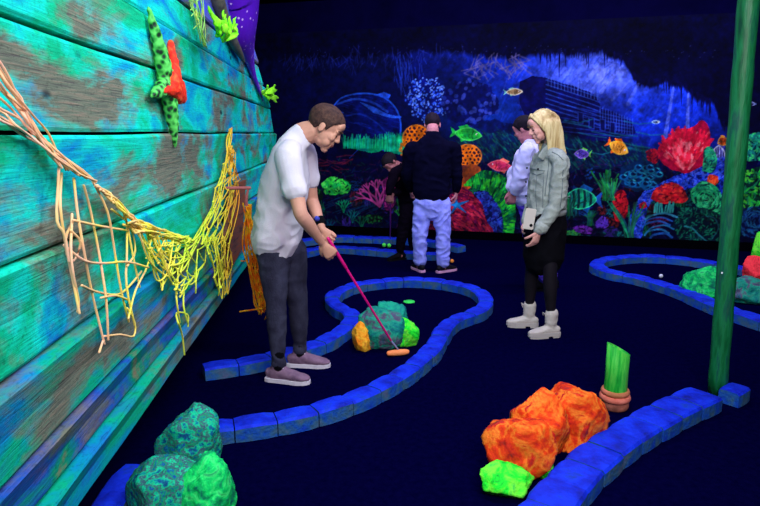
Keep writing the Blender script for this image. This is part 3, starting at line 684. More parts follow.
# the gathered fan hung from one nail
for k in range(7): cord([(230, 130), (229, 145), (T((214, 200), (240, 196), k/6)), T((190, 244), (230, 244), k/6)], .05, .0045, 1.2, 5)
netting([(229, 148), (222, 175), (208, 215), (192, 243)], [(232, 148), (238, 172), (238, 190), (226, 240)], 5, 11, .06, .004, 1.4, .03)
netting([(204, 238), (212, 262), (218, 286)], [(230, 236), (232, 262), (229, 292)], 4, 6, .07, .004, 1.3, .05)
for k in range(7): cord([(204+k*4, 236), (212+k*2.6, 262), (217+k*1.9, 284), (219+k*1.6, 296)], .07, .004, 1.4, 3)
top('fishing_net', bm, nm1, HL(100, 230, .03), 'long yellow and orange knotted fishing net draped in swags across the turquoise planks', 'fishing net')
nm2 = mat('orange_net_cord', [(255, 70, 30), (255, 130, 20), (240, 190, 30), (255, 90, 40)], 14, .8)
bm = bmesh.new(); YN = 4.25
def pc(pts, r=.005, j=1.2):
    tube(bm, [P(x+random.gauss(0, j), y+random.gauss(0, j), YN+random.uniform(-.04, .04)) for x, y in pts], r, 6, 3)
for k in range(16):
    u = k/15; pc([(246+u*3, 205+u*3), (246+u*9, 226), (245+u*15, 250), (250+u*14, 275), (256+u*9, 300), (258+u*9, 312)], .0055, 1.8)
for k in range(36):
    y = random.uniform(215, 305); x = 248+(y-215)*.1+random.uniform(-2, 8); pc([(x, y), (x+6, y+7), (x+3, y+14)], .005, 1.4)
pc([(240, 312), (250, 311), (262, 309)], .006, .6); pc([(246, 240), (247, 258), (243, 262)], .005, .8)
top('fishing_net', bm, nm2, P(252, 250, YN), 'short fiery orange net bunch hanging by a cord behind the man in the white tee', 'fishing net')
bm = bmesh.new(); tube(bm, [P(248, 190, YN), P(246, 200, YN), P(247, 212, YN)], [.008, .013, .01], 8); 
pk = (P(248, 188, YN)); t_ = (hs(pk), ); hp = base+HD*hs(pk)+V((0, 0, pk.z)); tube(bm, [hp-HN_*.03, hp.lerp(pk, .6), pk+HN_*.01], .012, 8)
top('net_hook', bm, mat('pink_brown_wood', [(150, 80, 80), (190, 110, 110)], 8), hp, 'pinkish wooden peg on the hull holding the orange net', 'hook')
# thin net strand at the top edge
bm = bmesh.new()
for k in range(9): cord([(188+k*1.6, -14), (190+k*1.6, 4), (194+k*1.3, 18), (199+k*.6, 32), (203+k*.3, 44)], .03, .003, 1.4, 3)
for k in range(20):
    y = random.uniform(-5, 45); x = 192+y*.25; cord([(x, y), (x+random.uniform(-4, 7), y+5)], .03, .003, .8, 2)
top('fishing_net', bm, mat('pale_green_net_cord', [(190, 220, 90), (150, 230, 120), (230, 200, 80)], 8), HL(197, 20, .03), 'thin pale green net strand dangling near the top of the hull', 'fishing net')
# seaweed tufts
wm_ = mat('lime_seaweed', [(90, 230, 20), (140, 255, 40), (190, 250, 60)], 20, .6)
def tuft(root, tips, label, r=.012, off=.03):
    bm = bmesh.new(); a = HL(*root, off)
    for k, tp in enumerate(tips):
        b = HL(*tp, off+.03+.02*(k % 3)); m_ = a.lerp(b, .5)+V((0, 0, .015*((k % 3)-1)))+HN_*.02
        loft(bm, [(a, r, r*.5), (m_, r*1.15, r*.35), (a.lerp(b, .85), r*.8, r*.3), (b, .002, .002)], side=HD.lerp(V((0, 0, 1)), .3), n=8)
    top('seaweed_tuft', bm, wm_, a, label, 'seaweed', 'lime seaweed tufts on the hull')
tuft((218, 34), [(208, 6), (211, 12), (214, 20), (224, 10), (226, 14), (222, 22), (216, 26)], 'lime green seaweed tuft highest on the hull, left of its twin', .024, .12)
tuft((224, 39), [(226, 18), (230, 16), (236, 17), (237, 24), (229, 28), (222, 26)], 'lime green seaweed tuft just left of the purple tentacle', .026, .16)
tuft((263, 93), [(276, 85), (277, 90), (274, 94), (279, 98), (277, 102), (268, 86), (270, 100)], 'lime green seaweed tuft sticking out at the bow edge', .026, .05)
# tentacles
def octmat():
    m = bpy.data.materials.new('purple_dotted_skin'); m.use_nodes = True; nt = m.node_tree; N = nt.nodes; b = N['Principled BSDF']; b.inputs['Roughness'].default_value = .5
    tc = N.new('ShaderNodeTexCoord'); vo = N.new('ShaderNodeTexVoronoi'); vo.inputs['Scale'].default_value = 21; nt.links.new(tc.outputs['Object'], vo.inputs['Vector'])
    r = N.new('ShaderNodeValToRGB'); e = r.color_ramp.elements; e[0].position = .16; e[0].color = lin((225, 190, 250)); e[1].position = .22; e[1].color = lin((96, 20, 200))
    nt.links.new(vo.outputs['Distance'], r.inputs[0]); nt.links.new(r.outputs[0], b.inputs['Base Color']); return m
om = octmat(); gm_ = mat('olive_grey_skin', [(70, 66, 64), (120, 116, 100), (50, 46, 60)], 6, .6, .3, 30)
tr = HL(236, 0, .1)
octo = empty('octopus_tentacle', tr, 'purple white-dotted tentacle curling over the top of the hull near the bow', 'tentacle')
bm = bmesh.new(); rows = [((230, -45), .42), ((236, -12), .44), ((239, 14), .38), ((244, 38), .23), ((249, 58), .11), ((254, 76), .055), ((260, 92), .035), ((263, 101), .012)]
loft(bm, [(HL(x, y, .02), r*.42, r*.8) for (x, y), r in rows], side=HN_, n=20); wchild('arm', bm, om, octo)
bm = bmesh.new(); rows = [((206, -45), .26), ((214, -10), .20), ((223, 18), .15), ((232, 40), .14), ((240, 54), .09), ((244, 62), .03)]
loft(bm, [(HL(x, y, .03), r*.3, r*.3) for (x, y), r in rows], side=HN_, n=16); wchild('underside', bm, gm_, octo)['label'] = 'olive grey underside'
# ------------------------------------------------------------ kerbs of blue blocks
KH = .085
def kerb(name, pts, w, blen, label, closed=False, h=KH, world=None, lastgap=None):
    P2 = world or [F(x, y, h) for x, y in pts]; q = [V(p) for p in spline([tuple(p) for p in P2], 14)]
    L = [0]
    for a, b in zip(q, q[1:]): L.append(L[-1]+(b-a).length)
    tot = L[-1]; n = max(1, round(tot/blen))
    def at_(s):
        s = min(max(s, 0), tot); i = 0
        while i < len(L)-2 and L[i+1] < s: i += 1
        t = (s-L[i])/max(1e-9, L[i+1]-L[i]); return q[i].lerp(q[i+1], t), (q[i+1]-q[i]).normalized()
    mid = at_(tot/2)[0]; root = empty(name, (mid.x, mid.y, 0), label, 'kerb', 'painted block kerbs on the course')
    for k in range(n):
        s0, s1 = k*tot/n+.003, (k+1)*tot/n-.003; bm = bmesh.new(); secs = []
        dz = random.uniform(-.005, .004); dw = random.uniform(-.004, .004); m_ = 4
        for j in range(m_+1):
            p, t = at_(s0+(s1-s0)*j/m_); nn_ = V((-t.y, t.x, 0)).normalized(); e = .006 if j in (0, m_) else 0
            ww = w/2+dw-e; hh = h+dz-e
            prof = [(-ww, 0), (-ww, hh-.012), (-ww+.012, hh), (0, hh+.002), (ww-.012, hh), (ww, hh-.012), (ww, 0)]
            secs.append([bm.verts.new((p.x+nn_.x*a-root.location.x, p.y+nn_.y*a-root.location.y, z)) for a, z in prof])
        for a, b in zip(secs, secs[1:]):
            for i in range(7): bm.faces.new((a[i], a[(i+1) % 7], b[(i+1) % 7], b[i]))
        bm.faces.new(secs[0][::-1]); bm.faces.new(secs[-1])
        o = obj('block', bm, M['kerb'], root)
        o.data.materials.append(M['kerbwornshade'])
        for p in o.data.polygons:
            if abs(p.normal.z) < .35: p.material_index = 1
    return root
kerb('block_kerb', [(190, 427), (245, 420), (300, 411), (345, 398), (382, 382), (412, 364), (432, 346), (440, 333), (446, 324), (456, 317), (478, 309), (486, 300), (478, 289), (448, 281), (405, 278), (362, 282), (338, 290), (332, 298), (340, 306), (351, 312), (350, 320), (334, 333), (312, 343), (256, 357), (203, 365)], .135, .21,
     'long blue block kerb looping round the teal rocks beside the man in the white tee')
kerb('block_kerb', [(480, 600), (522, 540), (556, 495), (585, 462), (622, 434), (664, 410), (706, 391)], .2, .2, 'wide blue block kerb curving from the foreground to the green post')
kerb('block_kerb', [(729, 391), (741, 384)], .13, .13, 'single blue kerb block just right of the foot of the green post')
kerb('block_kerb', [(850, 340), (800, 330), (752, 315), (716, 303), (680, 288), (640, 276), (612, 271), (597, 264), (606, 258), (640, 255), (680, 257), (722, 263), (770, 272)], .16, .28, 'blue kerb loop enclosing the far right green behind the post')
kerb('block_kerb', [(300, 240), (335, 236), (380, 237), (430, 240), (462, 246)], .16, .3, 'straight blue kerb farthest back below the mural')
kerb('block_kerb', [(300, 251), (330, 246), (380, 249), (415, 252), (446, 253)], .15, .3, 'straight blue kerb just in front of the farthest one')
kerb('block_kerb', [(96, 520), (122, 478), (136, 462)], .13, .5, 'short blue kerb piece between ship hull and turquoise rocks')
# ------------------------------------------------------------ rocks
def rockmesh(c, r, seed, planes=26, rough=.03, sub=5):
    rs = random.Random(seed); bm = bmesh.new(); bmesh.ops.create_icosphere(bm, subdivisions=sub, radius=1)
    dirs = []
    for _ in range(planes):
        d = V((rs.gauss(0, 1), rs.gauss(0, 1), rs.gauss(0, 1))).normalized(); dirs.append((d, rs.uniform(.72, .98)))
    o = V((seed*2.3, seed, -seed))
    for v in bm.verts:
        d = v.co.normalized(); rad_ = 1.05
        for n_, k in dirs:
            c_ = d.dot(n_)
            if c_ > .2: rad_ = min(rad_, k/c_)
        rad_ += .07*noise.noise(d*2.2+o)+rough*1.3*(1-2.2*abs(noise.noise(d*5+o)))*.6+rough*.7*noise.noise(d*13+o)+rough*.6*noise.noise(d*26+o)
        v.co = V((d.x*r[0], d.y*r[1], d.z*r[2]))*rad_+V(c)
        if v.co.z < 0.001: v.co.z = .001
    return bm
def rockpaint(name, cols, stops=None, sc=7, dist=.8):
    return mat(name, cols, sc, .75, .9, 34, stops=stops, dist=dist, spec=.2, detail=9)
ORK = rockpaint('orange_rock_paint', [(90, 44, 44), (205, 36, 14), (235, 66, 8), (250, 130, 36), (215, 30, 16), (104, 60, 56)], [.3, .39, .47, .54, .6, .68], 7)
GRK = rockpaint('lime_rock_paint', [(10, 130, 40), (30, 250, 50), (120, 255, 60), (20, 180, 70)], [.3, .45, .56, .7], 14)
TRK = rockpaint('turquoise_rock_paint', [(10, 34, 120), (0, 110, 140), (0, 205, 140), (60, 60, 110), (0, 160, 100), (10, 60, 150), (0, 190, 150)], [.3, .4, .46, .52, .57, .63, .72], 22, .1)
EMK = rockpaint('emerald_rock_paint', [(0, 60, 90), (0, 150, 90), (0, 220, 100), (60, 235, 120), (0, 110, 90)], [.3, .42, .52, .58, .7], 15)
TDK = rockpaint('deep_teal_rock_paint', [(10, 70, 110), (0, 125, 115), (30, 160, 130), (90, 80, 110), (0, 100, 120)], [.3, .42, .5, .58, .7], 9)
YOK = rockpaint('amber_rock_paint', [(120, 60, 20), (255, 140, 20), (255, 190, 50), (200, 100, 30)], [.3, .42, .58, .7], 14)
RDK = rockpaint('red_rock_paint', [(180, 20, 40), (255, 60, 70), (230, 30, 60)], None, 10)
BLR = rockpaint('blue_green_rock_paint', [(10, 40, 110), (0, 110, 120), (20, 170, 130), (10, 60, 140)], None, 8)
def rock(px, py, r, m, label, seed, name='rock', group=None, zc=None, dy=0, **k):
    """px,py = where the rock's middle meets the floor"""
    b = F(px, py); b.y += dy; zc = r[2]*.62 if zc is None else zc
    return top(name, rockmesh((b.x, b.y, zc), r, seed, **k), m, (b.x, b.y, 0), label, 'rock', group)
gO = 'painted rocks beside the bamboo stump'
rock(517, 472, (.17, .15, .18), ORK, 'orange rock at the left front of the fiery orange trio', 3, group=gO)
rock(538, 452, (.16, .14, .205), ORK, 'pointed orange rock in the middle of the fiery orange trio', 5, group=gO)
rock(570, 440, (.185, .17, .20), ORK, 'rearmost orange rock of the trio, nearest the bamboo stump', 9, group=gO)
rock(505, 490, (.13, .10, .08), GRK, 'lime green rock in front of the orange trio', 12, group=gO)
rock(543, 476, (.055, .05, .07), GRK, 'small lime rock wedged between orange rocks and kerb', 14, group=gO)
gT = 'turquoise rocks below the ship hull'
rock(180, 494, (.145, .15, .20), TRK, 'mottled turquoise rock rising at the back of the pile beneath the hull', 21, group=gT, dy=.18)
rock(168, 520, (.16, .15, .18), TRK, 'speckled turquoise rock low in front of the pile beneath the hull', 22, group=gT, dy=.02)
rock(206, 526, (.105, .13, .17), EMK, 'bright emerald rock at the right of the pile beneath the hull', 23, group=gT, dy=.04)
gC = 'rocks inside the kerb loop'
rock(379, 346, (.18, .15, .20), TDK, 'dark teal rock in the middle of the looped green behind the putter', 31, group=gC, zc=.12)
rock(391, 338, (.16, .13, .175), BLR, 'blue-tinted rock at the back of the small group behind the putter', 32, group=gC, zc=.13)
rock(363, 349, (.085, .08, .12), YOK, 'amber yellow rock at the left of the small group behind the putter', 33, group=gC, zc=.08)
rock(404, 345, (.105, .09, .135), GRK, 'lime green rock at the right of the small group behind the putter', 34, group=gC, zc=.09)
gR = 'rocks on the far right green'
rock(706, 297, (.3, .2, .2), EMK, 'green-teal rock left of the post on the far right green', 41, group=gR, zc=.09)
rock(748, 300, (.34, .2, .16), TDK, 'dull teal rock right of the post on the far right green', 42, group=gR, zc=.08)
rock(760, 282, (.2, .16, .17), RDK, 'red rock at the right edge of the picture', 43, group=gR, zc=.12)
rock(762, 262, (.15, .13, .26), GRK, 'bright green rock at the right edge below the mural', 44, group=gR, zc=.14, dy=.0)
# ------------------------------------------------------------ green post and bamboo stump
pm = mat('streaky_green_paint', [(0, 66, 42), (6, 98, 48), (20, 118, 66), (10, 80, 66), (56, 112, 70)], 7, .45, .3, 30, (3, 3, .5), spec=.35, stops=[.3, .42, .52, .62, .76])
pb = F(717, 394); pt = P(751, -30, pb.y-.02); d = (pt-pb).normalized(); ptop = pb+d*((CEIL-.002)/d.z)
bm = bmesh.new(); nr = 30; R_ = .052
loft(bm, [(pb.lerp(ptop, k/nr), R_+.002*math.sin(k*2.1), R_+.002*math.sin(k*2.1)) for k in range(nr+1)], side=(1, 0, 0), n=24, sub=1, cap=False)
for v in bm.verts: v.co.z = min(max(v.co.z, .001), CEIL-.001)
post = top('green_post', bm, pm, (pb.x, pb.y, 0), 'tall green painted bamboo-like post from floor to ceiling at the right', 'post')
bm = bmesh.new(); q = P(722, 273, pb.y-.06); ball(bm, q, (.006, .003, .006)); wchild('screw', bm, mat('pale_metal', (210, 220, 220)), post)
bp = F(614, 407); stump = empty('bamboo_stump', bp, 'short green bamboo stump cut at a slant on a ringed clay foot', 'stump')
bm = bmesh.new(); ht = (P(605, 343, bp.y)-bp).z; ht2 = (P(627, 354, bp.y)-bp).z; r = .062; n = 28; rings = []
def stz(x): return ht+(ht2-ht)*(x/r+1)/2
for (rr_, zz) in ((r, .06), (r*1.01, .12), (r*.985, .2), (r, None), (r*.82, None), (r*.8, .1)):
    rings.append([bm.verts.new((rr_*math.cos(2*math.pi*k/n), rr_*math.sin(2*math.pi*k/n), zz if zz is not None else stz(rr_*math.cos(2*math.pi*k/n)))) for k in range(n)])
for a, b in zip(rings, rings[1:]):
    for k in range(n): bm.faces.new((a[k], a[(k+1) % n], b[(k+1) % n], b[k]))
bm.faces.new(rings[0][::-1]); bm.faces.new(rings[-1])
obj('cane', bm, mat('bamboo_green_paint', [(10, 110, 30), (30, 170, 50), (80, 200, 70), (110, 110, 40)], 9, .5, .3, 30, (3, 3, .4), stops=[.3, .45, .58, .76]), stump, True)
for z0, z1, R0, nm, cc in ((0, .05, .076, 'foot', [(90, 50, 40), (190, 110, 90)]), (.048, .082, .083, 'ring', [(200, 90, 70), (240, 140, 120)]), (.083, .112, .076, 'ring', [(160, 110, 60), (230, 120, 100)])):
    bm = bmesh.new(); loft(bm, [(V((0, 0, z0+.001)), R0*.96, R0*.96), (V((0, 0, (z0+z1)/2)), R0*1.03, R0*1.03), (V((0, 0, z1)), R0*.96, R0*.96)], n=28, sub=3, cap=False); obj(nm, bm, mat('clay_'+nm, cc, 12, .7, .3, 40), stump, True)
# ------------------------------------------------------------ balls, putters
def golfball(px, py, m, label, z=0, r=.0215, group='golf balls'):
    b = F(px, py, z+r); bm = bmesh.new(); ball(bm, b, r, sub=3); return top('golf_ball', bm, m, (b.x, b.y, z), label, 'golf ball', group)
lime = mat('lime_ball', (90, 255, 90), rough=.4); wh = mat('white_ball', (215, 220, 235), rough=.4); orb = mat('orange_ball', (255, 150, 60), rough=.4)
golfball(384, 245, lime, 'lime golf ball, left of two between the straight back kerbs', r=.028)
golfball(389, 245.5, lime, 'lime golf ball, right of two between the straight back kerbs', r=.028)
golfball(661, 276, wh, 'white golf ball on the far right green')
golfball(452, 261, orb, 'orange golf ball by the right shoe of the man in pale jeans', r=.024)
bm = bmesh.new(); b = F(375.5+34-0, 302); b = F(409, 302)
loft(bm, [(b+V((0, 0, .001)), .055, .055), (b+V((0, 0, .008)), .052, .052)], n=28, sub=1, cap=False)
top('hole_rim', bm, mat('neon_green_plastic', (60, 230, 90)), b, 'thin neon green disc marking the hole behind the teal rocks', 'hole')
mpk = mat('magenta_shaft', (215, 20, 120), rough=.35, spec=.4); mhd = mat('orange_putter_head', [(255, 130, 70), (255, 170, 110)], 8, .5); mst = mat('pale_steel', (150, 150, 200), rough=.3, spec=.5)
def putter(g0, g1, label, hd_dir=V((1, .1, 0)), headm=mhd, shaftm=mpk, hl=.065):
    root = empty('putter', (g1.x, g1.y, 0), label, 'putter'); d = (g1-g0).normalized(); L = (g1-g0).length
    bm = bmesh.new(); tube(bm, [g0+d*.24, g0+d*(L-.12)], .008, 10, 1); wchild('shaft', bm, shaftm, root)
    bm = bmesh.new(); tube(bm, [g0, g0+d*.12, g0+d*.245], [.010, .011, .010], 12, 2); wchild('grip', bm, shaftm, root)
    bm = bmesh.new(); tube(bm, [g0+d*(L-.12), g1+V((0, 0, .02))], .006, 8, 1); wchild('neck', bm, mst, root)
    bm = bmesh.new(); c = V((g1.x, g1.y, .026)); h_ = hd_dir.normalized(); loft(bm, [(c-h_*hl, .018, .018), (c-h_*hl*.4, .022, .02), (c+h_*hl*.5, .022, .02), (c+h_*hl, .018, .018)], side=(0, 0, 1), n=14, sub=3); wchild('head', bm, headm, root)
    return root
# lamp tube under the ceiling at the upper left
lm = bpy.data.materials.new('lamp_tube_glass'); lm.use_nodes = True; b_ = lm.node_tree.nodes['Principled BSDF']; b_.inputs['Base Color'].default_value = lin((220, 190, 220)); b_.inputs['Emission Color'].default_value = (.8, .5, .8, 1); b_.inputs['Emission Strength'].default_value = .5
fx = V((-1.25, 7.0, CEIL)); lf = empty('lamp_fixture', fx, 'ceiling strip lamp high above the bow of the ship hull', 'lamp')
bm = bmesh.new(); box(bm, -.45, .45, -.05, .05, -.06, -.001); obj('housing', bm, M['dark'], lf)
bm = bmesh.new(); loft(bm, [(V((-.42, 0, -.085)), .018, .018), (V((.42, 0, -.085)), .018, .018)], side=(0, 1, 0), n=12, sub=1); obj('tube', bm, lm, lf, True)
# ------------------------------------------------------------ people
def norm(v): return V(v).normalized()
def basis(fwd, up):
    f = norm(fwd); u = norm(V(up)-f*V(up).dot(f)); l = u.cross(f); return f, l, u
def skinmat(name, c, warm):
    return mat(name, [tuple(int(v*.93) for v in c), c, warm], 5, .55, .1, 90, spec=.25)
def head_geo(bm, c, f, l, u, s=1.0, fem=False):
    R = Matrix((f, l, u)).transposed()
    p = lambda a, b, d: c+f*(a*s)+l*(b*s)+u*(d*s)
    def b_(a, b, d, r, sub=3): ball(bm, p(a, b, d), tuple(x*s for x in r), R, sub)
    b_(-.012, 0, .032, (.098, .075, .086)); b_(.03, 0, -.022, (.060, .060, .078)); b_(.028, 0, -.068, (.050, .050 if not fem else .044, .036))
    b_(.066, 0, -.100, (.021, .022 if not fem else .017, .016)); b_(.072, 0, .050, (.022, .052, .034))
    b_(.076, .022, .024, (.014, .028, .012)); b_(.076, -.022, .024, (.014, .028, .012))
    loft(bm, [(p(.083, 0, .022), .009*s, .008*s), (p(.095, 0, .0), .009*s, .009*s), (p(.105, 0, -.02), .011*s, .010*s)], side=l, n=10)
    for q in (-1, 1):
        b_(.094, .011*q, -.024, (.012, .008, .008), 2); b_(.062, .036*q, -.020, (.026, .022, .026)); b_(.070, .030*q, .006, (.0155, .0155, .0135), 2)
        b_(.05, .035*q, -.055, (.03, .02, .03))
        b_(-.004, .077*q, -.002, (.018, .007, .031)); b_(-.006, .074*q, .0, (.012, .012, .02), 2)
    b_(.072, 0, -.045, (.022, .030, .030), 3); b_(.05, 0, -.075, (.035, .036, .028), 3)
    b_(.084, 0, -.050, (.014, .024, .0075), 2); b_(.083, 0, -.064, (.013, .021, .008), 2); b_(.072, 0, -.078, (.016, .022, .012), 2)
def hand_geo(bm, w, d, n, th, curl=(.5, .7, .5), s=1.0, spread=.05, thumb_curl=.5):
    """w wrist, d towards the knuckles, n palm normal (fingers curl that way), th = +-1 thumb side"""
    d = norm(d); n = norm(V(n)-d*V(n).dot(d)); sd = d.cross(n)*th
    loft(bm, [(w, .021*s, .027*s), (w+d*.03*s, .030*s, .020*s), (w+d*.065*s, .040*s, .016*s), (w+d*.09*s, .041*s, .013*s)], side=sd, n=14)
    for i, (off, L) in enumerate(((.030, .078), (.010, .086), (-.011, .080), (-.031, .063))):
        a = 0; p = w+d*(.086-.004*abs(i-1))*s+sd*off*s; dd = norm(d+sd*spread*(1.2-i)); pts = [(p-dd*.02*s, .0095*s)]; q = V(p); pts.append((V(q), .0098*s))
        for k, seg in enumerate((.45, .31, .24)):
            a += curl[k]*(1+.06*i); v = dd*math.cos(a)+n*math.sin(a); q = q+v*(L*seg*s); pts.append((V(q), (.0090-.001*k)*s))
        loft(bm, [(p_, r_, r_) for p_, r_ in pts], side=sd, n=8, sub=3)
    q = w+d*.022*s+sd*.024*s; v = norm(d*.72+sd*.62+n*.28); pts = [(w+d*.012*s+sd*.008*s, .014*s), (q, .0145*s)]
    for k, seg in enumerate((.042, .030, .026)):
        v = norm(v+(n*.6-sd*.45)*(thumb_curl*(.35+.4*k))); q = q+v*seg*s; pts.append((V(q), (.0118-.0012*k)*s))
    loft(bm, [(p_, r_, r_) for p_, r_ in pts], side=n, n=8, sub=3)
def limb(bm, pts, n=14, side=(0, 1, 0), sub=4): loft(bm, pts, side=side, n=n, sub=sub)
def shoe(parent, ankle, heading, m, msole, s=1.0, boot=0, heel=0.0, z0=0, label=None, pitch=0):
    """ankle = point above the heel third; built flat on z0"""
    f = norm((heading.x, heading.y, 0)); l = V((-f.y, f.x, 0)); b = V((ankle.x, ankle.y, z0)); q = lambda a, z, y=0: b+f*(a*s)+l*(y*s)+V((0, 0, z*s+heel))
    bm = bmesh.new()
    loft(bm, [(q(-.062, .052), .030*s, .034*s), (q(-.03, .055), .036*s, .044*s), (q(.02, .058), .038*s, .044*s), (q(.07, .050), .043*s, .034*s), (q(.12, .042), .047*s, .026*s), (q(.165, .036), .042*s, .020*s), (q(.188, .033), .028*s, .014*s)], side=l, n=20)
    th_ = ankle.z if boot == 0 else boot
    top_ = V((ankle.x, ankle.y, 0))*1
    loft(bm, [(q(-.012, .05), .038*s, .052*s), (q(-.008, .08), .036*s, .048*s)]+([(V((ankle.x, ankle.y, .115)), .037*s, .045*s)] if not boot else [(q(-.004, .12), .046*s, .054*s), (q(-.004, .17), .050*s, .058*s), (q(-.004, boot), .053*s, .060*s)]), side=l, n=18)
    me = remesh(bm, .005, 3)
    n = len(me.vertices)
    for v in me.vertices:
        if v.co.z < z0+heel+.014: v.co.z = z0+heel+.014
    displace(me, lambda p: .0025*noise.noise(V(p)*35))
    sh = wchild('boot' if boot else 'shoe', me, m, parent); 
    if label: sh['label'] = label
    bm = bmesh.new(); prof = [(-.092, .012), (-.088, .028), (-.06, .038), (0, .040), (.06, .044), (.12, .050), (.165, .043), (.192, .028), (.203, .01)]
    out = [q(a, 0, y) for a, y in prof]+[q(a, 0, -y) for a, y in prof[::-1]]
    h = .024+heel*.3
    lo = [bm.verts.new(V((p.x, p.y, z0+heel+.0005))) for p in out]; hi = [bm.verts.new(V((p.x, p.y, z0+heel+h))) for p in out]
    bm.faces.new(lo[::-1]); bm.faces.new(hi)
    for i in range(len(lo)): bm.faces.new((lo[i], lo[(i+1) % len(lo)], hi[(i+1) % len(lo)], hi[i]))
    if heel:
        o2 = [q(a, 0, y) for a, y in ((-.09, .02), (-.07, .036), (-.015, .038))]+[q(a, 0, -y) for a, y in ((-.015, .038), (-.07, .036), (-.09, .02))]
        a = [bm.verts.new(V((p.x, p.y, z0+.0005))) for p in o2]; c = [bm.verts.new(V((p.x, p.y, z0+heel+.005))) for p in o2]
        bm.faces.new(a[::-1]); bm.faces.new(c)
        for i in range(6): bm.faces.new((a[i], a[(i+1) % 6], c[(i+1) % 6], c[i]))
        o2 = [q(a, 0, y) for a, y in ((.03, .042), (.12, .05), (.165, .043), (.192, .028))]+[q(a, 0, -y) for a, y in ((.192, .028), (.165, .043), (.12, .05), (.03, .042))]
        a = [bm.verts.new(V((p.x, p.y, z0+.0005))) for p in o2]; c = [bm.verts.new(V((p.x, p.y, z0+heel+.005))) for p in o2]
        bm.faces.new(a[::-1]); bm.faces.new(c)
        for i in range(8): bm.faces.new((a[i], a[(i+1) % 8], c[(i+1) % 8], c[i]))
    so = obj('sole', bm, msole, sh); so.data.transform(parent_inv(parent))
    # laces
    bm = bmesh.new()
    if boot:
        for k in range(6):
            z = .075+k*(boot-.09)/5; r = .052+.004*(k == 0); ps = [q(.047*(1 if k else 1.3)+.0, z, -.018), q(.052*(1 if k else 1.25), z+.003, 0), q(.047*(1 if k else 1.3), z+.006, .018)]; tube(bm, ps, .0028, 6, 2)
        tube(bm, [q(.05, boot-.01, .0), q(.07, boot+.01, .02), q(.062, boot-.02, .03)], .003, 6, 3); tube(bm, [q(.05, boot-.01, .0), q(.07, boot+.01, -.02), q(.062, boot-.02, -.03)], .003, 6, 3)
    else:
        for k in range(5):
            a = .035+k*.015; z = .102-.011*k; tube(bm, [q(a, z-.008, -.022), q(a, z, 0), q(a, z-.008, .022)], .003, 6, 2)
    o = obj('laces', bm, msole, sh, True); o.data.transform(parent_inv(parent))
    return sh
def short_hair(name, parent, c, f, l, u, m, s=1.0, vol=1.07, nape=-.075, seed=0):
    bm = bmesh.new(); bmesh.ops.create_icosphere(bm, subdivisions=6, radius=1)
    def sm(a, b, x): t = min(1, max(0, (x-a)/(b-a))); return t*t*(3-2*t)
    for v in bm.verts:
        d = v.co.normalized(); a, b, z = d.x*.098-.012, d.y*.075, d.z*.086+.032
        # hair line: rises over the brow, dips behind the ears to the nape
        lim = .062*sm(.005, .06, a)+nape*(1-sm(-.07, -.015, a))+.012*sm(-.02, .0, a)*(1-sm(.005, .06, a))-.022*math.exp(-((a-.022)/.008)**2)
        lim += .0 if abs(b) < .05 else -.006
        k = sm(lim-.01, lim+.006, z)
        fade = .55+.45*sm(-.03, .05, z)
        bulge = .9+(vol-.9)*k*1.0
        bulge = .93+(1+(vol-1)*fade-.93)*k
        if k > .5: bulge += .016*fade*noise.noise(V((a*60, b*60, z*22+seed)))+.02*fade*sm(.05, .1, z)*(noise.noise(V((a*30, b*30, z*30)))+.4)
        e = V((d.x*.098, d.y*.075, d.z*.086))*bulge
        v.co = c+(f*(e.x-.012)+l*e.y+u*(e.z+.032))*s
    return wchild(name, bm, m, parent)
def eyes(parent, c, f, l, u, s, mlash, brow):
    for q in (-1, 1):
        p = lambda a, b, d: c+f*(a*s)+l*(b*s)+u*(d*s)
        bm = bmesh.new(); tube(bm, [p(.0835, .018*q, .0015), p(.0865, .030*q, -.002), p(.0815, .043*q, .001)], .0022*s, 6, 3); wchild('eyelashes', bm, mlash, parent)
        bm = bmesh.new(); loft(bm, [(p(.093, .012*q, .027), .003*s, .004*s), (p(.093, .030*q, .034), .004*s, .005*s), (p(.080, .048*q, .029), .002*s, .003*s)], side=f, n=8); wchild('eyebrow', bm, brow, parent)
    bm = bmesh.new(); tube(bm, [p(.091, -.022, -.057), p(.0975, 0, -.057), p(.091, .022, -.057)], .0026*s, 6, 3); wchild('lips', bm, mat('lip_line', (150, 84, 84), rough=.5), parent)
def cloth(name, bm, m, parent, vox=.008, amp=.006, sc=(9, 9, 14), seed=0, iters=4):
    me = remesh(bm, vox, iters); 
    if amp: displace(me, folds(amp, sc, seed))
    return wchild(name, me, m, parent)
blk = mat('black_fabric', [(8, 8, 12), (16, 15, 22)], 12, .95, .3, 200, spec=.05)
whs = mat('white_rubber', [(200, 190, 205), (222, 214, 225)], 10, .6)
def onto(o, x, y, lift=.002):
    M_ = parent_matrix(o); inv = M_.inverted(); a = inv @ V((0, 0, HC)); d = (inv.to_3x3() @ ray(x, y)).normalized()
    ok, loc, nr_, _ = o.ray_cast(a, d)
    return M_ @ (loc+nr_*lift) if ok else None
def seams(o, lines, m, root, r=.0022, name='seam', label=None):
    bpy.context.view_layer.update(); bm = bmesh.new()
    for ln in lines:
        pts = [onto(o, *q) for q in spline([tuple(map(float, a)) for a in ln], 4)]; pts = [p for p in pts if p is not None]
        if len(pts) > 2: tube(bm, pts, r, 6, 1)
    w = obj(name, bm, m, o, True); w.data.transform(parent_inv(root)); w['kind'] = 'stuff'
    return w
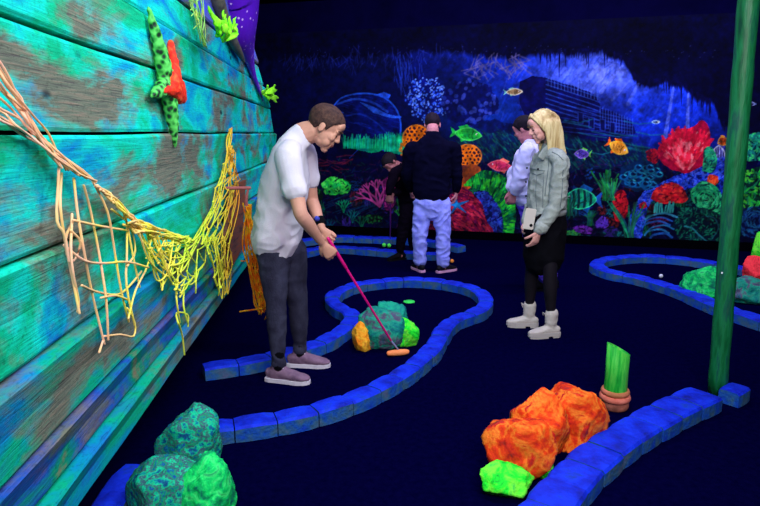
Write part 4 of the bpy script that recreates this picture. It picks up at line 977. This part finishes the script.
# ---------------- man in the white tee
sk = skinmat('tan_skin', (196, 140, 118), (208, 150, 132))
def man_tee():
    fa, fb = F(280, 381), F(303, 366)
    root = empty('person', ((fa.x+fb.x)/2, (fa.y+fb.y)/2, 0), 'man in white t-shirt and dark jeans bending over a pink putter beside the hull', 'person', rz=0)
    J = lambda x, y, Y: P(x, y, Y)
    ya, yb = fa.y, fb.y
    # joints
    hipA, kneeA, ankA = J(273, 250, ya+.07), J(276, 308, ya+.02), J(279, 366, ya)
    hipB, kneeB, ankB = J(290, 250, yb-.10), J(298, 305, yb-.04), J(300, 352, yb)
    ankA.z, ankB.z = .11, .11
    fw = norm((1, -.12, 0)); ac = norm((.16, 1, 0))
    neck = J(299, 137, 3.72); hc = J(325, 127.5, 3.70)
    hf, hl, hu = basis((.80, -.08, -.60), (.60, .0, .80))
    shA, elA, wrA = J(288, 158, 3.53), J(301, 214, 3.44), J(322, 243, 3.60)
    shB, elB, wrB = J(305, 152, 3.88), J(312, 200, 3.93), J(322, 229, 3.80)
    bm = bmesh.new(); s = 1.07
    head_geo(bm, hc, hf, hl, hu, s)
    limb(bm, [(J(289, 152, 3.73), .09, .055), (neck, .068, .074), (hc-hf*.035*s-hu*.045*s, .058, .066)], side=ac)
    limb(bm, [(J(279, 250, 3.74), .125, .09), (J(282, 215, 3.74), .135, .10), (J(286, 175, 3.73), .16, .12), (J(290, 152, 3.72), .13, .09)], side=ac, n=20)
    for h, k, a, t in ((hipA, kneeA, ankA, 1), (hipB, kneeB, ankB, -1)):
        limb(bm, [(h, .070, .070), (h.lerp(k, .5), .062, .064), (k, .048, .050), (k.lerp(a, .35), .044, .048), (a, .032, .034), (a-V((0, 0, .05)), .035, .04)])
        limb(bm, [(a-V((0, 0, .05)), .03, .03), (a-V((0, 0, .06))+fw*.07, .032, .025), (a-V((0, 0, .07))+fw*.14, .03, .018)])
    for sh, el, wr in ((shA, elA, wrA), (shB, elB, wrB)):
        limb(bm, [(sh, .062, .060), (sh.lerp(el, .35), .054, .050), (sh.lerp(el, .75), .043, .044), (el, .041, .041), (el.lerp(wr, .3), .043, .040), (el.lerp(wr, .7), .033, .030), (wr, .028, .024)], n=16)
    gd = norm(P(397, 346, 4.08)-P(327, 236, 3.73))            # club direction
    g0 = P(329.5, 241, 3.69)
    # hands wrap the grip: palm faces across the shaft
    g1 = F(398, 352, .03); gd = norm(g1-g0)
    side_ = gd.cross(V((0, 0, 1))).normalized()     # points away from the grip, roughly along -y / +y
    def grip_hand(wr, gp, sgn, th):
        d = norm((gp-wr)+side_*0)
        n_ = norm(V((0, 1, 0))*sgn)
        hand_geo(bm, wr, norm(gd*.62+V((.25, 0, -.55))), n_, th, (1.0, 1.15, .75), .98, .02, .9)
    hand_geo(bm, wrA, norm(V((.55, .05, -.75))), V((-.1, 1, .1)), -1, (.75, 1.2, .8), 1.02, .03, .9)
    hand_geo(bm, wrB, norm(V((.62, -.15, -.62))), V((-.1, -1, .1)), 1, (.75, 1.2, .8), 1.0, .03, .9)
    me = remesh(bm, .004, 4); wchild('body', me, sk, root)
    # jeans
    jm = mat('dark_grey_denim', [(32, 31, 48), (44, 43, 62), (56, 56, 76), (38, 37, 54)], 9, .9, .5, 160, (1, 1, .6), stops=[.3, .45, .58, .72])
    bm = bmesh.new()
    limb(bm, [(J(277.5, 230, 3.74), .145, .112), (J(278, 241, 3.74), .155, .120), (J(279, 256, 3.75), .155, .115)], side=ac, n=22)
    for h, k, a in ((hipA, kneeA, ankA), (hipB, kneeB, ankB)):
        limb(bm, [(h, .096, .104), (h.lerp(k, .3), .088, .094), (h.lerp(k, .65), .072, .077), (k, .058, .062), (k.lerp(a, .3), .055, .061), (k.lerp(a, .7), .044, .048), (a+V((0, 0, .045)), .040, .043), (a+V((0, 0, .005)), .043, .046)], n=20)
    cloth('jeans', bm, jm, root, .007, .0035, (7, 7, 11), 2)
    # t-shirt
    tm = mat('white_jersey', [(196, 188, 200), (212, 204, 214)], 4, .95, .25, 220, spec=.05)
    bm = bmesh.new()
    limb(bm, [(J(277, 239, 3.74), .182, .152), (J(279, 222, 3.74), .172, .146), (J(282, 200, 3.74), .168, .140), (J(286, 178, 3.73), .188, .136), (J(289, 160, 3.72), .175, .112), (J(294, 145, 3.715), .12, .086), (J(300, 136.5, 3.715), .076, .078)], side=ac, n=28)
    limb(bm, [(J(291, 151, 3.62), .065, .07), (shA, .074, .072), (shA.lerp(elA, .35), .068, .064), (shA.lerp(elA, .58), .070, .062)], side=(1, 0, 0), n=20)
    limb(bm, [(J(296, 148, 3.80), .065, .07), (shB, .072, .070), (shB.lerp(elB, .35), .064, .060), (shB.lerp(elB, .58), .066, .058)], side=(1, 0, 0), n=20)
    me = remesh(bm, .006, 3); displace(me, folds(.0055, (6, 6, 3.5), 5)); g_ = folds(.009, (9, 9, 9), 3)
    displace(me, lambda p: g_(p)*min(1, max(0, (1.33-p[2])/.2))*.8); wchild('t_shirt', me, tm, root)
    shm = mat('mauve_canvas', [(112, 84, 110), (134, 104, 128), (98, 74, 98)], 14, .9, .4, 200)
    shoe(root, ankA, V((1, -.22, 0)), shm, whs, 1.0); shoe(root, ankB, V((1, -.06, 0)), shm, whs, 1.0)
    for a in (ankA, ankB): bm = bmesh.new(); loft(bm, [(a-V((0, 0, .02)), .040, .040), (a+V((0, 0, .08)), .0385, .040)], n=16, sub=2); wchild('sock', bm, blk, root)
    # watch
    bm = bmesh.new(); dw = norm(wrB-elB); wc = elB.lerp(wrB, .74); loft(bm, [(wc-dw*.011, .036, .036), (wc, .038, .038), (wc+dw*.011, .036, .036)], n=20, sub=1); wt = wchild('watch', bm, blk, root)
    bm = bmesh.new(); loft(bm, [(wc+V((-.01, -.034, .02)), .017, .017), (wc+V((-.012, -.042, .025)), .016, .016)], n=18, sub=1); o = obj('watch_face', bm, mat('watch_glass', (60, 70, 170), rough=.2), wt, True); o.data.transform(parent_inv(root))
    hm = mat('brown_hair', [(40, 26, 28), (66, 44, 40), (84, 58, 48)], 40, .7, .5, 160, (1, 1, 1))
    short_hair('hair', root, hc, hf, hl, hu, hm, s, 1.10)
    eyes(root, hc, hf, hl, hu, s, blk, hm)
    putter(g0-gd*.02, g1, 'pink putter with an orange head held by the man in the white tee', V((1, .25, 0)))
man_tee()
# ---------------- woman in the denim jacket
def woman():
    fa, fb = F(548, 337), F(526, 327); ya, yb = fa.y, fb.y; ym = (ya+yb)/2
    root = empty('person', ((fa.x+fb.x)/2, ym, 0), 'blonde woman standing in a light denim jacket, black skirt and white ankle boots', 'person')
    J = P; sk2 = skinmat('fair_skin', (222, 160, 148), (232, 170, 160))
    ac = norm((-.12, 1, 0)); hf, hl, hu = basis((-.90, -.14, -.36), (-.30, 0, .95))
    hc = J(541.5, 126.5, ym-.03); s = .95
    ankA, ankB = J(551, 318, ya), J(529, 312, yb); ankA.z = .14; ankB.z = .14
    hipA, kneeA = J(548, 225, ya+.05), J(550, 272, ya)
    hipB, kneeB = J(537, 225, yb-.09), J(532, 272, yb-.05)
    neck = J(551, 146, ym)
    shA, elA, wrA = J(560, 162, ym-.17), J(557, 203, ym-.20), J(539, 231, ym-.22)
    shB, elB, wrB = J(540, 160, ym+.15), J(534, 200, ym+.18), J(527, 222, ym+.05)
    bm = bmesh.new(); head_geo(bm, hc, hf, hl, hu, s, True)
    limb(bm, [(J(552, 160, ym), .08, .07), (neck, .046, .05), (hc-hf*.04*s-hu*.05*s, .042, .046)], side=ac)
    limb(bm, [(J(545, 225, ym), .15, .11), (J(546, 205, ym), .12, .09), (J(548, 180, ym), .13, .1), (J(550, 158, ym), .11, .07)], side=ac, n=20)
    for h, k, a in ((hipA, kneeA, ankA), (hipB, kneeB, ankB)):
        limb(bm, [(h, .070, .075), (h.lerp(k, .6), .056, .058), (k, .045, .048), (k.lerp(a, .3), .042, .047), (a, .026, .028), (a-V((0, 0, .06)), .026, .028)])
    for sh, el, wr in ((shA, elA, wrA), (shB, elB, wrB)):
        limb(bm, [(sh, .045, .045), (sh.lerp(el, .5), .038, .038), (el, .034, .034), (el.lerp(wr, .4), .032, .030), (wr, .023, .020)], n=14)
    hand_geo(bm, wrA, V((-.30, 0, -.95)), V((-.55, .75, 0)), -1, (.35, .45, .3), .92, .02, .5)
    hand_geo(bm, wrB, V((-.15, -.3, -.9)), V((.2, -.9, .0)), 1, (.7, .9, .6), .9, .02, .6)
    me = remesh(bm, .0045, 2); wchild('body', me, sk2, root)
    bm = bmesh.new()
    for h, k, a in ((hipA, kneeA, ankA), (hipB, kneeB, ankB)):
        limb(bm, [(h, .076, .08), (h.lerp(k, .6), .062, .064), (k, .050, .053), (k.lerp(a, .3), .048, .053), (k.lerp(a, .75), .036, .038), (a+V((0, 0, .06)), .032, .034), (a-V((0, 0, .01)), .029, .031)])
    tm = mat('black_sheer_tights', [(10, 7, 16), (26, 19, 30)], 4, .7, spec=.2); cloth('tights', bm, tm, root, .006, 0)
    bm = bmesh.new()
    limb(bm, [(J(546, 205, ym), .15, .125), (J(545, 222, ym), .178, .150), (J(544, 240, ym), .176, .152), (J(543.5, 256, ym), .168, .150)], side=ac, n=26, sub=5)
    cloth('skirt', bm, blk, root, .007, .007, (8, 8, 5), 8)
    jm = mat('light_washed_denim', [(118, 126, 122), (142, 150, 144), (164, 170, 162), (130, 138, 132)], 7, .9, .5, 160, stops=[.3, .44, .58, .7])
    bm = bmesh.new()
    limb(bm, [(J(546, 212, ym), .165, .135), (J(546.5, 204, ym), .168, .138), (J(548, 185, ym), .165, .138), (J(550, 170, ym), .175, .128), (J(551, 158, ym), .150, .105), (J(552, 150, ym), .095, .075)], side=ac, n=26)
    for sh, el, wr, q in ((shA, elA, wrA, 1), (shB, elB, wrB, -1)):
        limb(bm, [(J(552, 155, ym-.08*q), .06, .06), (sh, .064, .066), (sh.lerp(el, .5), .060, .060), (el, .057, .056), (el.lerp(wr, .45), .050, .048), (el.lerp(wr, .97), .044, .042)], side=(1, 0, 0), n=18)
    jk = cloth('denim_jacket', bm, jm, root, .006, .007, (8, 8, 12), 11)
    seam = mat('denim_seam', [(92, 104, 110), (120, 130, 132)], 20, .9)
    bm = bmesh.new()    # waistband, cuff, collar, pocket flap
    loft(bm, [(J(546, 214, ym), .172, .143), (J(546, 209, ym), .173, .144)], side=ac, n=30, sub=1, cap=False)
    o = obj('waistband', bm, jm, jk, True); o.data.transform(parent_inv(root))
    bm = bmesh.new(); dd = norm(wrA-elA); c_ = elA.lerp(wrA, .88); loft(bm, [(c_-dd*.03, .051, .050), (c_+dd*.025, .050, .048)], n=20, sub=1, cap=False); o = obj('cuff', bm, jm, jk, True); o.data.transform(parent_inv(root))
    bm = bmesh.new(); cl = [J(541, 158, ym-.12), J(545, 152, ym-.11), J(551, 146, ym-.08), J(557, 146, ym), J(552, 147, ym+.09)]; loft(bm, [(p_, .03, .010) for p_ in cl], side=(0, 0, 1), n=10); o = obj('collar', bm, jm, jk, True); o.data.transform(parent_inv(root))
    seams(jk, [[(530, 168), (538, 170), (545, 171)], [(531, 172), (537, 175), (544, 173)], [(537, 176), (536, 192), (537, 209)], [(544, 175), (543, 190), (543, 208)], [(549, 158), (548, 172), (546, 186), (545, 196)], [(563, 170), (562, 190), (560, 208)], [(552, 152), (558, 155), (563, 160)]], seam, root, .0028)
    # buttons
    bm = bmesh.new()
    for x, y in ((527, 168), (526, 182), (526, 196), (527, 208), (538, 169)):
        ball(bm, J(x, y, ym-.09), (.008, .005, .008), sub=2)
    o = obj('button', bm, mat('dark_metal_button', (30, 30, 40), rough=.4), jk, True); o.data.transform(parent_inv(root)); o['kind'] = 'stuff'; o['label'] = 'row of dark buttons'
    bm = bmesh.new(); limb(bm, [(J(537, 208, ym), .06, .05), (J(538, 185, ym), .06, .055), (J(542, 162, ym), .06, .05)], side=ac); cloth('top', bm, mat('pale_top', (190, 196, 205)), root, .008, .003)
    bmt = mat('cream_leather', [(196, 184, 176), (212, 202, 194)], 10, .55, .3, 60, spec=.3); bso = mat('cream_sole', (186, 176, 172), rough=.6)
    shoe(root, ankA, V((-1, -.15, 0)), bmt, bso, .86, boot=.2, heel=.014); shoe(root, ankB, V((-1, .12, 0)), bmt, bso, .86, boot=.2, heel=.014)
    # blonde hair
    p = lambda a, b, d: hc+hf*(a*s)+hl*(b*s)+hu*(d*s); bm = bmesh.new(); R = Matrix((hf, hl, hu)).transposed()
    ball(bm, p(-.022, 0, .040), (.098*s, .084*s, .088*s), R, 4); dn = V((.10, 0, -1))
    for q in (-1, 1):
        for k in range(6):
            a0 = .030-.020*k; st = p(a0*1.0, .040*q, .105-.012*k); m1 = p(a0-.012, .083*q, .030-.004*k); m2 = p(a0-.03, .086*q, -.04)+V((.0, 0, -.01)); e_ = m2+V((.02+.006*k, .004*q, -.13-.012*k)); 
            loft(bm, [(st, .020, .014), (m1, .022, .014), (m2, .022, .015), (e_, .013, .009)], side=hf, n=10)
        loft(bm, [(p(.052, .012*q, .102), .014, .01), (p(.052, .050*q, .078), .012, .009), (p(.036, .078*q, .03), .013, .008), (p(.016, .084*q, -.03), .012, .008), (p(.012, .082*q, -.09), .008, .006)], side=hf, n=10)
    for k in range(7):
        b0 = (-.07+.0233*k); st = p(-.06, b0*.6, .10); m1 = p(-.108, b0*.95, .02); m2 = p(-.10, b0, -.06)+V((0, 0, -.02)); e_ = m2+V((.005, 0, -.17-.02*math.sin(k*1.7)))
        loft(bm, [(st, .022, .018), (m1, .022, .018), (m2, .022, .018), (e_, .012, .010)], side=hl, n=10)
    me = remesh(bm, .0045, 2)
    displace(me, lambda q: .004*noise.noise(V((q[0]*55, q[1]*55, q[2]*9))))
    hm = mat('blonde_hair', [(146, 112, 70), (196, 166, 112), (226, 204, 150), (176, 140, 90)], 26, .5, .4, 90, (1, 1, .12), spec=.3, stops=[.3, .45, .58, .7]); wchild('hair', me, hm, root)
    eyes(root, hc, hf, hl, hu, s, blk, mat('fair_brow', (130, 96, 66)))
    # phone
    pc_ = J(529.5, 219, ym-.27); ph = empty('phone', pc_, 'cream cased phone with a round black camera spot held by the blonde woman', 'phone', rz=0)
    bm = bmesh.new(); box(bm, -.038, .038, -.005, .005, -.075, .075); bmesh.ops.bevel(bm, geom=bm.edges[:], offset=.004, segments=2, affect='EDGES'); o = obj('case', bm, mat('cream_case', (206, 196, 186), rough=.4), ph)
    o.rotation_euler = (0, math.radians(8), 0)
    bm = bmesh.new(); loft(bm, [(V((0, -.0045, 0)), .012, .012), (V((0, -.0085, 0)), .011, .011)], side=(1, 0, 0), n=18, sub=1, cap=False); o2 = obj('camera_spot', bm, blk, ph, True); o2.location = (.012, 0, -.045)
woman()
# ---------------- man seen from behind in the dark sweater
def man_back():
    fa, fb = F(420, 271), F(443, 272); ym = (fa.y+fb.y)/2
    root = empty('person', ((fa.x+fb.x)/2, ym, 0), 'man in a dark navy sweater and pale jeans seen from behind facing the mural', 'person')
    J = P; sk3 = skinmat('violet_lit_skin', (190, 120, 130), (200, 130, 140)); ac = V((1, 0, 0)); s = 1.06
    hf, hl, hu = basis((.1, .95, -.42), (0, .4, .92)); hc = J(432.5, 125, ym+.08)
    ankA, ankB = V((fa.x, ym+.02, .10)), V((fb.x+.0, ym-.03, .10))
    hipA, hipB = J(423, 205, ym), J(441, 205, ym); kneeA, kneeB = J(420, 235, ym-.01), J(443, 235, ym-.02)
    shA, elA, wrA = J(411, 149, ym), J(407, 176, ym+.08), J(411, 190, ym+.30)
    shB, elB, wrB = J(454, 149, ym), J(457, 178, ym), J(456.5, 191, ym+.05)
    bm = bmesh.new(); head_geo(bm, hc, hf, hl, hu, s)
    limb(bm, [(J(432.5, 148, ym), .09, .08), (J(432.5, 137, ym+.02), .072, .066), (hc-hf*.035-hu*.05, .066, .064)], side=ac)
    limb(bm, [(J(432, 205, ym), .15, .10), (J(432, 180, ym), .14, .10), (J(432, 155, ym), .17, .10)], side=ac, n=20)
    for h, k, a in ((hipA, kneeA, ankA), (hipB, kneeB, ankB)):
        limb(bm, [(h, .075, .08), (h.lerp(k, .6), .06, .06), (k, .05, .05), (k.lerp(a, .3), .046, .05), (a, .034, .036), (a-V((0, 0, .05)), .035, .04)])
        limb(bm, [(a-V((0, 0, .05)), .03, .03), (a+V((0, .1, -.07)), .03, .02)])
    for sh, el, wr in ((shA, elA, wrA), (shB, elB, wrB)):
        limb(bm, [(sh, .055, .055), (el, .042, .042), (wr, .028, .024)])
    hand_geo(bm, wrA, V((.1, .5, -.8)), V((1, 0, 0)), 1, (.8, 1, .7), 1, .02, .7); hand_geo(bm, wrB, V((-.05, .1, -1)), V((-1, .2, 0)), -1, (.35, .4, .3), 1, .02, .4)
    wchild('body', remesh(bm, .006, 2), sk3, root)
    bm = bmesh.new()
    limb(bm, [(J(431.5, 192, ym), .17, .115), (J(431.5, 203, ym), .185, .125), (J(431.5, 211, ym), .17, .11)], side=ac, n=22)
    for h, k, a, x in ((hipA, kneeA, ankA, -1), (hipB, kneeB, ankB, 1)):
        limb(bm, [(h+V((.0, 0, .02)), .092, .105), (h.lerp(k, .5), .088, .094), (k, .078, .080), (k.lerp(a, .4), .074, .074), (k.lerp(a, .8), .070, .070), (a+V((0, 0, .02)), .070, .072)], n=20)
    jm = mat('pale_blue_denim', [(112, 118, 224), (138, 146, 246), (156, 164, 255), (120, 128, 236)], 8, .9, .4, 120, spec=.05)
    cloth('jeans', bm, jm, root, .008, .009, (8, 8, 10), 21)
    bm = bmesh.new()
    limb(bm, [(J(431.5, 194, ym), .20, .135), (J(431.5, 182, ym), .205, .135), (J(432, 165, ym), .215, .13), (J(432.5, 150, ym), .215, .11), (J(432.5, 141, ym+.0), .16, .085), (J(432.5, 136, ym+.01), .085, .07)], side=ac, n=26)
    for sh, el, wr, q in ((shA, elA, wrA, -1), (shB, elB, wrB, 1)):
        limb(bm, [(J(432.5+8*q, 150, ym), .06, .07), (sh, .075, .078), (sh.lerp(el, .5), .070, .068), (el, .062, .060), (el.lerp(wr, .9), .046, .044)], n=18)
    cloth('sweater', bm, mat('navy_knit', [(4, 4, 22), (8, 8, 34)], 6, 1, .3, 120, spec=.03), root, .008, .006, (7, 7, 10), 23)
    sm_ = mat('black_shoe', (10, 9, 20), rough=.7); so_ = mat('pinkish_sole', (205, 150, 190), rough=.6)
    shoe(root, ankA, V((-.35, .9, 0)), sm_, so_, .98); shoe(root, ankB, V((.75, .55, 0)), sm_, so_, .98)
    short_hair('hair', root, hc, hf, hl, hu, mat('dark_cropped_hair', [(16, 10, 24), (34, 22, 40)], 30, .8), s, 1.07, nape=-.02)
man_back()
# ---------------- person behind the woman: white shirt, violet trousers, seen in profile facing left
def man_shirt():
    Y0 = 5.9; J = P
    root = empty('person', V((J(535, 285, Y0).x, Y0, 0)), 'person in a white shirt and violet trousers half hidden behind the blonde woman', 'person')
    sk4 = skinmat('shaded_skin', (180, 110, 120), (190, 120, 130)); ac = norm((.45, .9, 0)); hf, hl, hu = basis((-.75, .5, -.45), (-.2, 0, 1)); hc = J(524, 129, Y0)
    fl = [V((J(543, 285, Y0).x, Y0-.06, .1)), V((J(553, 285, Y0).x, Y0+.10, .1))]
    hips = [J(528, 200, Y0-.07), J(533, 200, Y0+.07)]; knees = [J(532, 242, Y0-.08), J(541, 242, Y0+.08)]
    shs = [J(528, 150, Y0-.16), J(530, 148, Y0+.16)]; els = [J(519, 180, Y0-.16), J(514, 174, Y0+.16)]; wrs = [J(514, 193, Y0-.12), J(511, 192, Y0+.08)]
    bm = bmesh.new(); head_geo(bm, hc, hf, hl, hu, .98)
    limb(bm, [(J(530, 152, Y0), .08, .08), (J(528, 143, Y0), .055, .055), (hc-hf*.03-hu*.05, .05, .055)], side=ac)
    limb(bm, [(J(530, 205, Y0), .15, .11), (J(528, 175, Y0), .14, .11), (J(530, 152, Y0), .15, .09)], side=ac)
    for h, k, a in zip(hips, knees, fl):
        limb(bm, [(h, .07, .07), (k, .05, .05), (a, .034, .036), (a-V((0, 0, .05)), .035, .04)]); limb(bm, [(a-V((0, 0, .05)), .03, .03), (a+V((-.1, .05, -.07)), .03, .02)])
    for h, k, a in zip(shs, els, wrs): limb(bm, [(h, .05, .05), (k, .04, .04), (a, .028, .024)])
    hand_geo(bm, wrs[0], V((-.2, .1, -.9)), V((.2, 1, 0)), -1, (.6, .8, .6), 1, .02, .6); hand_geo(bm, wrs[1], V((-.2, 0, -.9)), V((.2, -1, 0)), 1, (.6, .8, .6), 1, .02, .6)
    wchild('body', remesh(bm, .007, 2), sk4, root)
    bm = bmesh.new(); limb(bm, [(J(529, 192, Y0), .16, .11), (J(530, 205, Y0), .16, .12)], side=ac, n=20)
    for h, k, a in zip(hips, knees, fl): limb(bm, [(h, .09, .095), (k, .072, .075), (a+V((0, 0, .03)), .065, .065)], n=18)
    cloth('trousers', bm, mat('violet_trousers', [(76, 52, 190), (98, 70, 214)], 8, .9, .3, 90), root, .009, .008, (8, 8, 12), 31)
    bm = bmesh.new(); limb(bm, [(J(528, 197, Y0), .18, .125), (J(526, 180, Y0), .18, .13), (J(528, 160, Y0), .185, .13), (J(530, 150, Y0), .15, .10), (J(529, 144, Y0), .075, .07)], side=ac, n=24)
    for h, k, a in zip(shs, els, wrs): limb(bm, [(h, .072, .072), (h.lerp(k, .5), .07, .068), (k, .066, .064), (k.lerp(a, .75), .056, .054)], n=16)
    cloth('shirt', bm, mat('white_cotton', [(190, 190, 255), (218, 216, 255)], 6, .9, .2, 90), root, .008, .010, (8, 8, 11), 33)
    for a, d in zip(fl, (V((-1, .3, 0)), V((-1, .3, 0)))): shoe(root, a, d, blk, blk, .95)
    short_hair('hair', root, hc, hf, hl, hu, mat('black_hair', [(10, 7, 20), (24, 16, 34)], 30, .8), .98, 1.12)
man_shirt()
# ---------------- bent figure in black behind the man in the sweater
def bent():
    Y0 = 7.45; J = P
    root = empty('person', V((J(408, 250, Y0).x, Y0, 0)), 'dark clothed person bending forward, half hidden behind the man in the navy sweater', 'person')
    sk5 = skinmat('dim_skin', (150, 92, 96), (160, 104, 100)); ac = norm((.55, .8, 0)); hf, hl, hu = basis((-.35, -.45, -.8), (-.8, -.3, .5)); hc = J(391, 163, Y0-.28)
    fl = [V((J(400, 248, Y0).x, Y0-.1, .1)), V((J(414, 248, Y0).x, Y0+.08, .1))]
    hips = [J(408, 200, Y0-.08), J(414, 200, Y0+.08)]; knees = [J(404, 223, Y0-.12), J(411, 223, Y0+.02)]
    shs = [J(396, 172, Y0-.36), J(406, 168, Y0-.08)]; els = [J(391, 184, Y0-.40), J(400, 188, Y0-.15)]; wrs = [J(389, 194, Y0-.42), J(392, 195, Y0-.32)]
    bm = bmesh.new(); head_geo(bm, hc, hf, hl, hu, .95)
    limb(bm, [(J(401, 171, Y0-.2), .09, .09), (hc-hf*.02-hu*.08, .052, .052), (hc-hu*.03, .05, .05)], side=ac)
    limb(bm, [(J(411, 203, Y0), .14, .11), (J(408, 186, Y0-.06), .13, .11), (J(402, 172, Y0-.2), .15, .10)], side=ac)
    for h, k, a in zip(hips, knees, fl):
        limb(bm, [(h, .07, .07), (k, .05, .05), (a, .034, .036), (a-V((0, 0, .05)), .035, .04)]); limb(bm, [(a-V((0, 0, .05)), .03, .03), (a+V((-.1, -.05, -.07)), .03, .02)])
    for h, k, a in zip(shs, els, wrs): limb(bm, [(h, .045, .045), (k, .036, .036), (a, .026, .022)])
    hand_geo(bm, wrs[0], V((0, .1, -.9)), V((.4, .8, 0)), -1, (.8, 1.1, .7), .95, .02, .8); hand_geo(bm, wrs[1], V((-.2, -.1, -.9)), V((-.2, -.9, 0)), 1, (.8, 1.1, .7), .95, .02, .8)
    wchild('body', remesh(bm, .007, 2), sk5, root)
    dk = mat('black_hoodie', [(8, 5, 16), (16, 10, 24)], 6, 1, spec=.02)
    bm = bmesh.new(); limb(bm, [(J(411, 199, Y0), .16, .12), (J(411, 206, Y0), .165, .125)], side=ac)
    for h, k, a in zip(hips, knees, fl): limb(bm, [(h, .088, .09), (k, .07, .072), (a+V((0, 0, .03)), .055, .055)], n=16)
    cloth('trousers', bm, dk, root, .01, .006, (8, 8, 12), 41)
    bm = bmesh.new(); limb(bm, [(J(411, 202, Y0), .175, .13), (J(408, 186, Y0-.06), .17, .14), (J(403, 173, Y0-.18), .175, .12), (J(398, 168, Y0-.24), .08, .07)], side=ac, n=22)
    for h, k, a in zip(shs, els, wrs): limb(bm, [(J(403, 172, Y0-.2), .07, .07), (h, .065, .065), (k, .054, .054), (k.lerp(a, .85), .042, .040)], n=16)
    cloth('hoodie', bm, dk, root, .009, .006, (8, 8, 11), 43)
    for a in fl: shoe(root, a, V((-.8, -.5, 0)), blk, blk, .92)
    short_hair('hair', root, hc, hf, hl, hu, mat('near_black_hair', [(8, 5, 14), (18, 12, 22)], 30, .8), .95, 1.12)
    putter(J(391, 190, Y0-.42), F(390, 241, .03), 'violet-pink putter held by the bent figure in black', V((1, 0, 0)), mat('violet_putter_head', (120, 60, 170)), mat('violet_shaft', (190, 60, 190), rough=.4))
bent()
# ------------------------------------------------------------ light
def area(name, loc, target, sx, sy, power, col, spread=math.pi):
    l = bpy.data.lights.new(name, 'AREA'); l.shape = 'RECTANGLE'; l.size = sx; l.size_y = sy; l.energy = power; l.color = col; l.spread = spread
    o = bpy.data.objects.new(name, l); C.objects.link(o); o.location = loc
    o.rotation_euler = (V(target)-V(loc)).to_track_quat('-Z', 'Y').to_euler(); return o
area('front_lamp', (.6, -.6, 3.1), (.2, 4.2, .8), 2.2, .8, 175, (.94, .90, 1.0))
area('hull_lamp', (.3, 2.6, 3.3), (-1.1, 3.6, 1.4), .6, 2.6, 105, (.80, .92, 1.0))
area('mid_lamp', (1.2, 4.6, 3.35), (1.2, 5.2, 0), 3.0, 1.6, 90, (.62, .62, 1.0))
area('mural_lamp', (1.8, 6.0, 3.36), (2.1, 8.9, .9), 6.0, .5, 235, (.80, .74, 1.0))
w = bpy.data.worlds.new('world'); S.world = w; w.use_nodes = True; bg = w.node_tree.nodes['Background']; bg.inputs[0].default_value = (.25, .25, .8, 1); bg.inputs[1].default_value = .06
